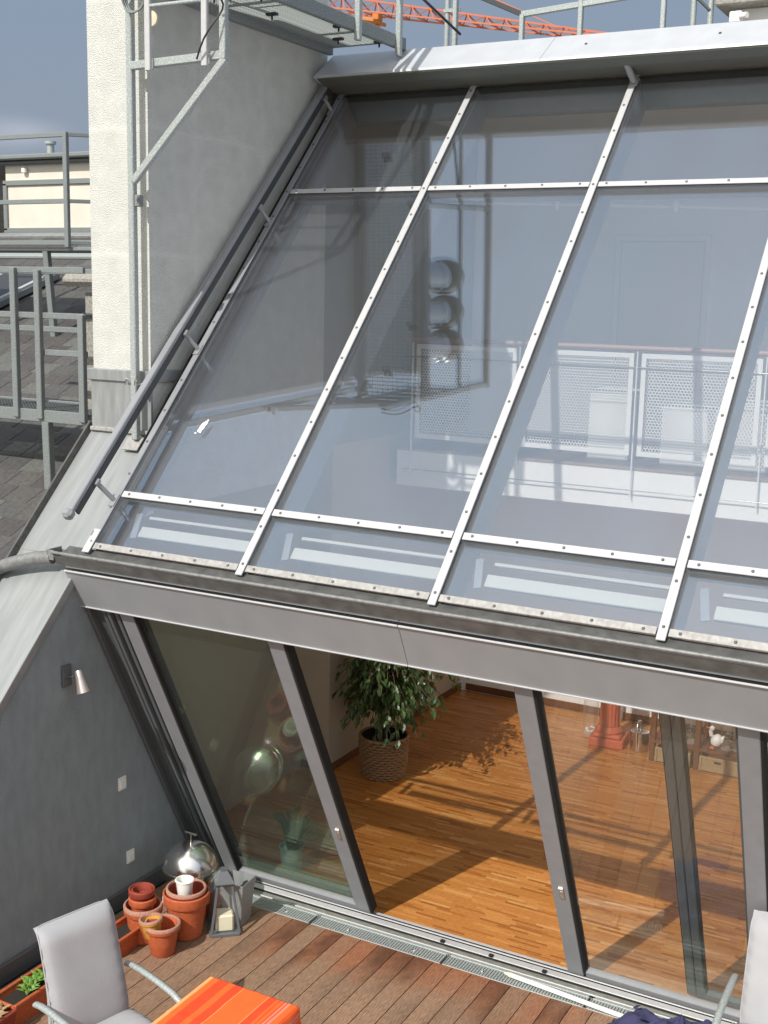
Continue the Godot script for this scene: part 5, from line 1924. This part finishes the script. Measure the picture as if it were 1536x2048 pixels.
	for q in [[-15.9, 0.16, M.galv], [-15.2, 0.05, M.dark_grey], [-16.6, 0.12, M.galv_dull], [-17.0, 0.2, M.zinc]]:
		mb = MB.new()
		mb.box(rp(-16.5, q[0], 0.05), Vector3(9.0, 0.05, q[1]), bs, 0.006)
		obj("strip", mb, q[2], w)
	# little chimney with concrete cap
	w = thing("small_chimney", "small chimney with rounded concrete cap beside the platform", "chimney", Vector3(-8.5, 2.6, -9.6))
	mb = MB.new()
	mb.box(Vector3(-8.45, 3.4, -9.75), Vector3(0.42, 2.1, 0.42), Basis(), 0.01)
	obj("shaft", mb, M.concrete, w)
	mb = MB.new()
	mb.box(Vector3(-8.5, 4.57, -9.7), Vector3(0.72, 0.13, 0.62), Basis(), 0.05)
	obj("cap", mb, M.concrete, w)
	# house beyond the ridge
	w = thing("distant_house", "cream house with a flat overhanging roof beyond the slate roof", "house", Vector3(-17, 3, -20))
	mb = MB.new()
	mb.box(Vector3(-13.9, 4.4, -20.5), Vector3(8.8, 4.8, 5.0))
	obj("wall", mb, M.far_cream, w)
	mb = MB.new()
	mb.box(Vector3(-15.6, 6.93, -20.6), Vector3(10.6, 0.09, 5.75), Basis(), 0.02)
	obj("roof", mb, M.galv_dull, w)
	mb = MB.new()
	mb.box(Vector3(-15.6, 6.84, -20.65), Vector3(10.0, 0.08, 5.55), Basis(), 0.02)
	var ro := obj("soffit", mb, M.steel_grey, w)
	mb = MB.new()
	for q in [[-18.3, 6.02, 0.10, 0.9], [-15.9, 6.02, 0.10, 0.9]]:
		mb.box(Vector3(q[0], q[1], -17.985), Vector3(q[2], q[3], 0.06), Basis(), 0.01)
	for y in [5.57, 6.47]:
		mb.box(Vector3(-17.1, y, -17.985), Vector3(2.5, 0.10, 0.06), Basis(), 0.01)
	obj("window_surround", mb, M.galv_dull, w)
	mb = MB.new()
	mb.lathe([Vector2(0.07, 0), Vector2(0.07, 0.22), Vector2(0.11, 0.23), Vector2(0.11, 0.28), Vector2(0, 0.29)], Vector3(-17.3, 6.97, -18.2), 16)
	obj("vent_pipe", mb, M.galv, w)
	for x in [-18.75, -17.75]:
		mb = MB.new()
		mb.lathe([Vector2(0, -0.05), Vector2(0.06, -0.04), Vector2(0.06, 0.04), Vector2(0, 0.05)], Vector3(x, 6.70, -17.95), 10)
		obj("wall_light", mb, M.white, w)
	w = thing("distant_house", "small grey house at the far left edge behind the railing", "house", Vector3(-24, 3, -22))
	mb = MB.new()
	mb.box(Vector3(-25.0, 4.5, -23.0), Vector3(6.6, 5.0, 4.0))
	obj("wall", mb, M.concrete, w)
	mb = MB.new()
	mb.box(Vector3(-25.0, 7.08, -22.9), Vector3(7.2, 0.16, 4.6), Basis(), 0.02)
	obj("roof", mb, M.galv_dull, w)
	mb = MB.new()
	mb.box(Vector3(-20.6, 5.45, -19.6), Vector3(1.2, 0.35, 0.8), Basis(), 0.02)
	obj("brick_parapet", mb, M.terracotta, w)

func crane() -> void:
	var t := thing("tower_crane", "orange lattice jib of a tower crane far behind the ridge", "crane", Vector3(-30.0, -20.0, -70.0))
	var u0 := Vector3(-56.0, 25.85, -70.0)
	var u1 := Vector3(-23.5, 19.28, -70.0)
	var l0 := Vector3(-56.0, 24.55, -70.8)
	var l1 := Vector3(-23.5, 19.02, -70.8)
	var off := Vector3(0, 0, 1.6)
	var mb := MB.new()
	mb.bar(u0, u1, 0.11, 0.11)
	obj("top_chord", mb, M.orange_paint, t)
	for k in 2:
		mb = MB.new()
		mb.bar(l0 + off * k, l1 + off * k, 0.10, 0.10)
		obj("bottom_chord", mb, M.orange_paint, t)
	var n := 26
	for i in n:
		var a := i / float(n)
		var b := (i + 0.5) / n
		var e := (i + 1.0) / n
		mb = MB.new()
		for k in 2:
			mb.bar(l0.lerp(l1, a) + off * k, u0.lerp(u1, b), 0.07, 0.07)
			mb.bar(u0.lerp(u1, b), l0.lerp(l1, e) + off * k, 0.07, 0.07)
		mb.bar(l0.lerp(l1, a), l0.lerp(l1, a) + off, 0.06, 0.06)
		obj("lattice_bay", mb, M.orange_paint, t)
	mb = MB.new()
	mb.bar(Vector3(-45.0, 28.4, -70), Vector3(-27.0, 19.95, -70), 0.06, 0.06)
	obj("tie_bar", mb, M.orange_paint, t)
	mb = MB.new()
	mb.box(Vector3(-39.5, 21.3, -70.0), Vector3(1.3, 0.22, 1.7), Basis(Vector3.BACK, -0.2), 0.04)
	mb.box(Vector3(-39.05, 21.55, -70.0), Vector3(0.45, 0.5, 0.6), Basis(), 0.04)
	mb.box(Vector3(-39.0, 20.75, -70.0), Vector3(0.28, 0.6, 0.4), Basis(Vector3.BACK, 0.3), 0.04)
	mb.box(Vector3(-40.0, 21.0, -70.0), Vector3(0.4, 0.2, 1.0), Basis(), 0.04)
	mb.bar(Vector3(-39.9, 21.0, -70), Vector3(-39.0, 20.8, -70), 0.08, 0.08)
	obj("trolley", mb, M.yellow_paint, t)
	mb = MB.new()
	mb.box(Vector3(-52, 4.0, -70.0), Vector3(1.6, 46, 1.6))
	obj("mast", mb, M.orange_paint, t)

func sky_cover() -> ImageTexture:
	# a low bank of thin cloud, laid over the plain sky
	var w := 1024
	var h := 512
	var im := Image.create(w, h, false, Image.FORMAT_RGBA8)
	var f := noise(0.011, FastNoiseLite.TYPE_SIMPLEX_SMOOTH, 5, 9)
	for y in h:
		var el := 90.0 - (y + 0.5) / h * 180.0
		for x in w:
			var a := 0.0
			if el > 0.0:
				var n1 := f.get_noise_3d(cos(TAU * x / w) * 140.0, el * 5.0, sin(TAU * x / w) * 140.0)
				var band := exp(-pow((el - 7.0) / 6.5, 2.0))
				a = clampf((n1 - 0.05) * 2.6, 0.0, 1.0) * band * 0.25
				var dx := fposmod(float(x) / w - 0.8758 + 0.5, 1.0) - 0.5
				a += clampf(1.25 - Vector2(dx * 75.0, (el - 6.6) / 1.5).length() + n1 * 1.3, 0.0, 1.0) * 0.62 * clampf((el - 4.6) * 0.9, 0.0, 1.0)
			im.set_pixel(x, y, Color(0.80, 0.77, 0.76, clampf(a, 0.0, 1.0)))
	return ImageTexture.create_from_image(im)

func _ready() -> void:
	rng.seed = 20240611
	# camera
	var cam := Camera3D.new()
	cam.name = "camera"
	add_child(cam)
	var right := Vector3(0.8777952, 0.0216785, -0.47854533)
	var down := Vector3(0.10323809, -0.98406176, 0.14479069)
	var ahead := Vector3(-0.46777932, -0.17650068, -0.86604274)
	cam.transform = Transform3D(Basis(right, -down, -ahead), Vector3(0, 4.5, 0))
	cam.fov = rad_to_deg(2.0 * atan(1024.0 / 2430.0))
	cam.near = 0.05
	cam.far = 3000.0
	cam.current = true
	# sky, sun, exposure
	var env := Environment.new()
	var sk := ProceduralSkyMaterial.new()
	sk.sky_top_color = lin(0.20, 0.315, 0.50)
	sk.sky_horizon_color = lin(0.29, 0.33, 0.385)
	sk.sky_curve = 0.3
	sk.ground_bottom_color = lin(0.12, 0.12, 0.11)
	sk.ground_horizon_color = lin(0.22, 0.23, 0.26)
	sk.sun_angle_max = 90.0
	sk.sun_curve = 1.0
	sk.sky_cover = sky_cover()
	sk.sky_cover_modulate = Color(1, 1, 1, 1)
	var sky := Sky.new()
	sky.sky_material = sk
	env.background_mode = Environment.BG_SKY
	env.sky = sky
	env.background_energy_multiplier = 1.0
	env.tonemap_mode = Environment.TONE_MAPPER_LINEAR
	env.tonemap_exposure = 1.04
	env.sdfgi_enabled = true
	env.ssao_enabled = true
	env.ssil_enabled = true
	var we := WorldEnvironment.new()
	we.name = "world_environment"
	we.environment = env
	add_child(we)
	var sun := DirectionalLight3D.new()
	sun.name = "sun"
	sun.light_color = Color(1.0, 0.985, 0.955)
	sun.light_energy = 1.32
	sun.light_angular_distance = 0.5
	sun.shadow_enabled = true
	sun.basis = Basis.looking_at(Vector3(0.10, -0.669, -0.7365))
	add_child(sun)
	materials()
	var g := MB.new()
	g.box(Vector3(0, -20.5, -300), Vector3(2400, 1, 2400))
	structure("ground", g, M.concrete)
	walls()
	room()
	parquet()
	deck()
	glass_roof()
	shade_rail()
	eaves()
	ridge()
	doors()
	roof_walkway()
	ridge_railing()
	neighbour()
	crane()
	plant()
	room_things()
	terrace_pots()
	lantern_and_bin()
	ball_grill()
	wall_lamp()
	garden_chair("grey cushioned garden chair at the left facing the orange table", Vector3(-4.09, 0, -4.63), -0.258)
	garden_chair("grey cushioned garden chair cut off at the lower right corner", Vector3(-0.925, 0, -6.36), -PI / 2 + 0.02)
	table_and_cloth()
	small_stuff()
	bird_mark()
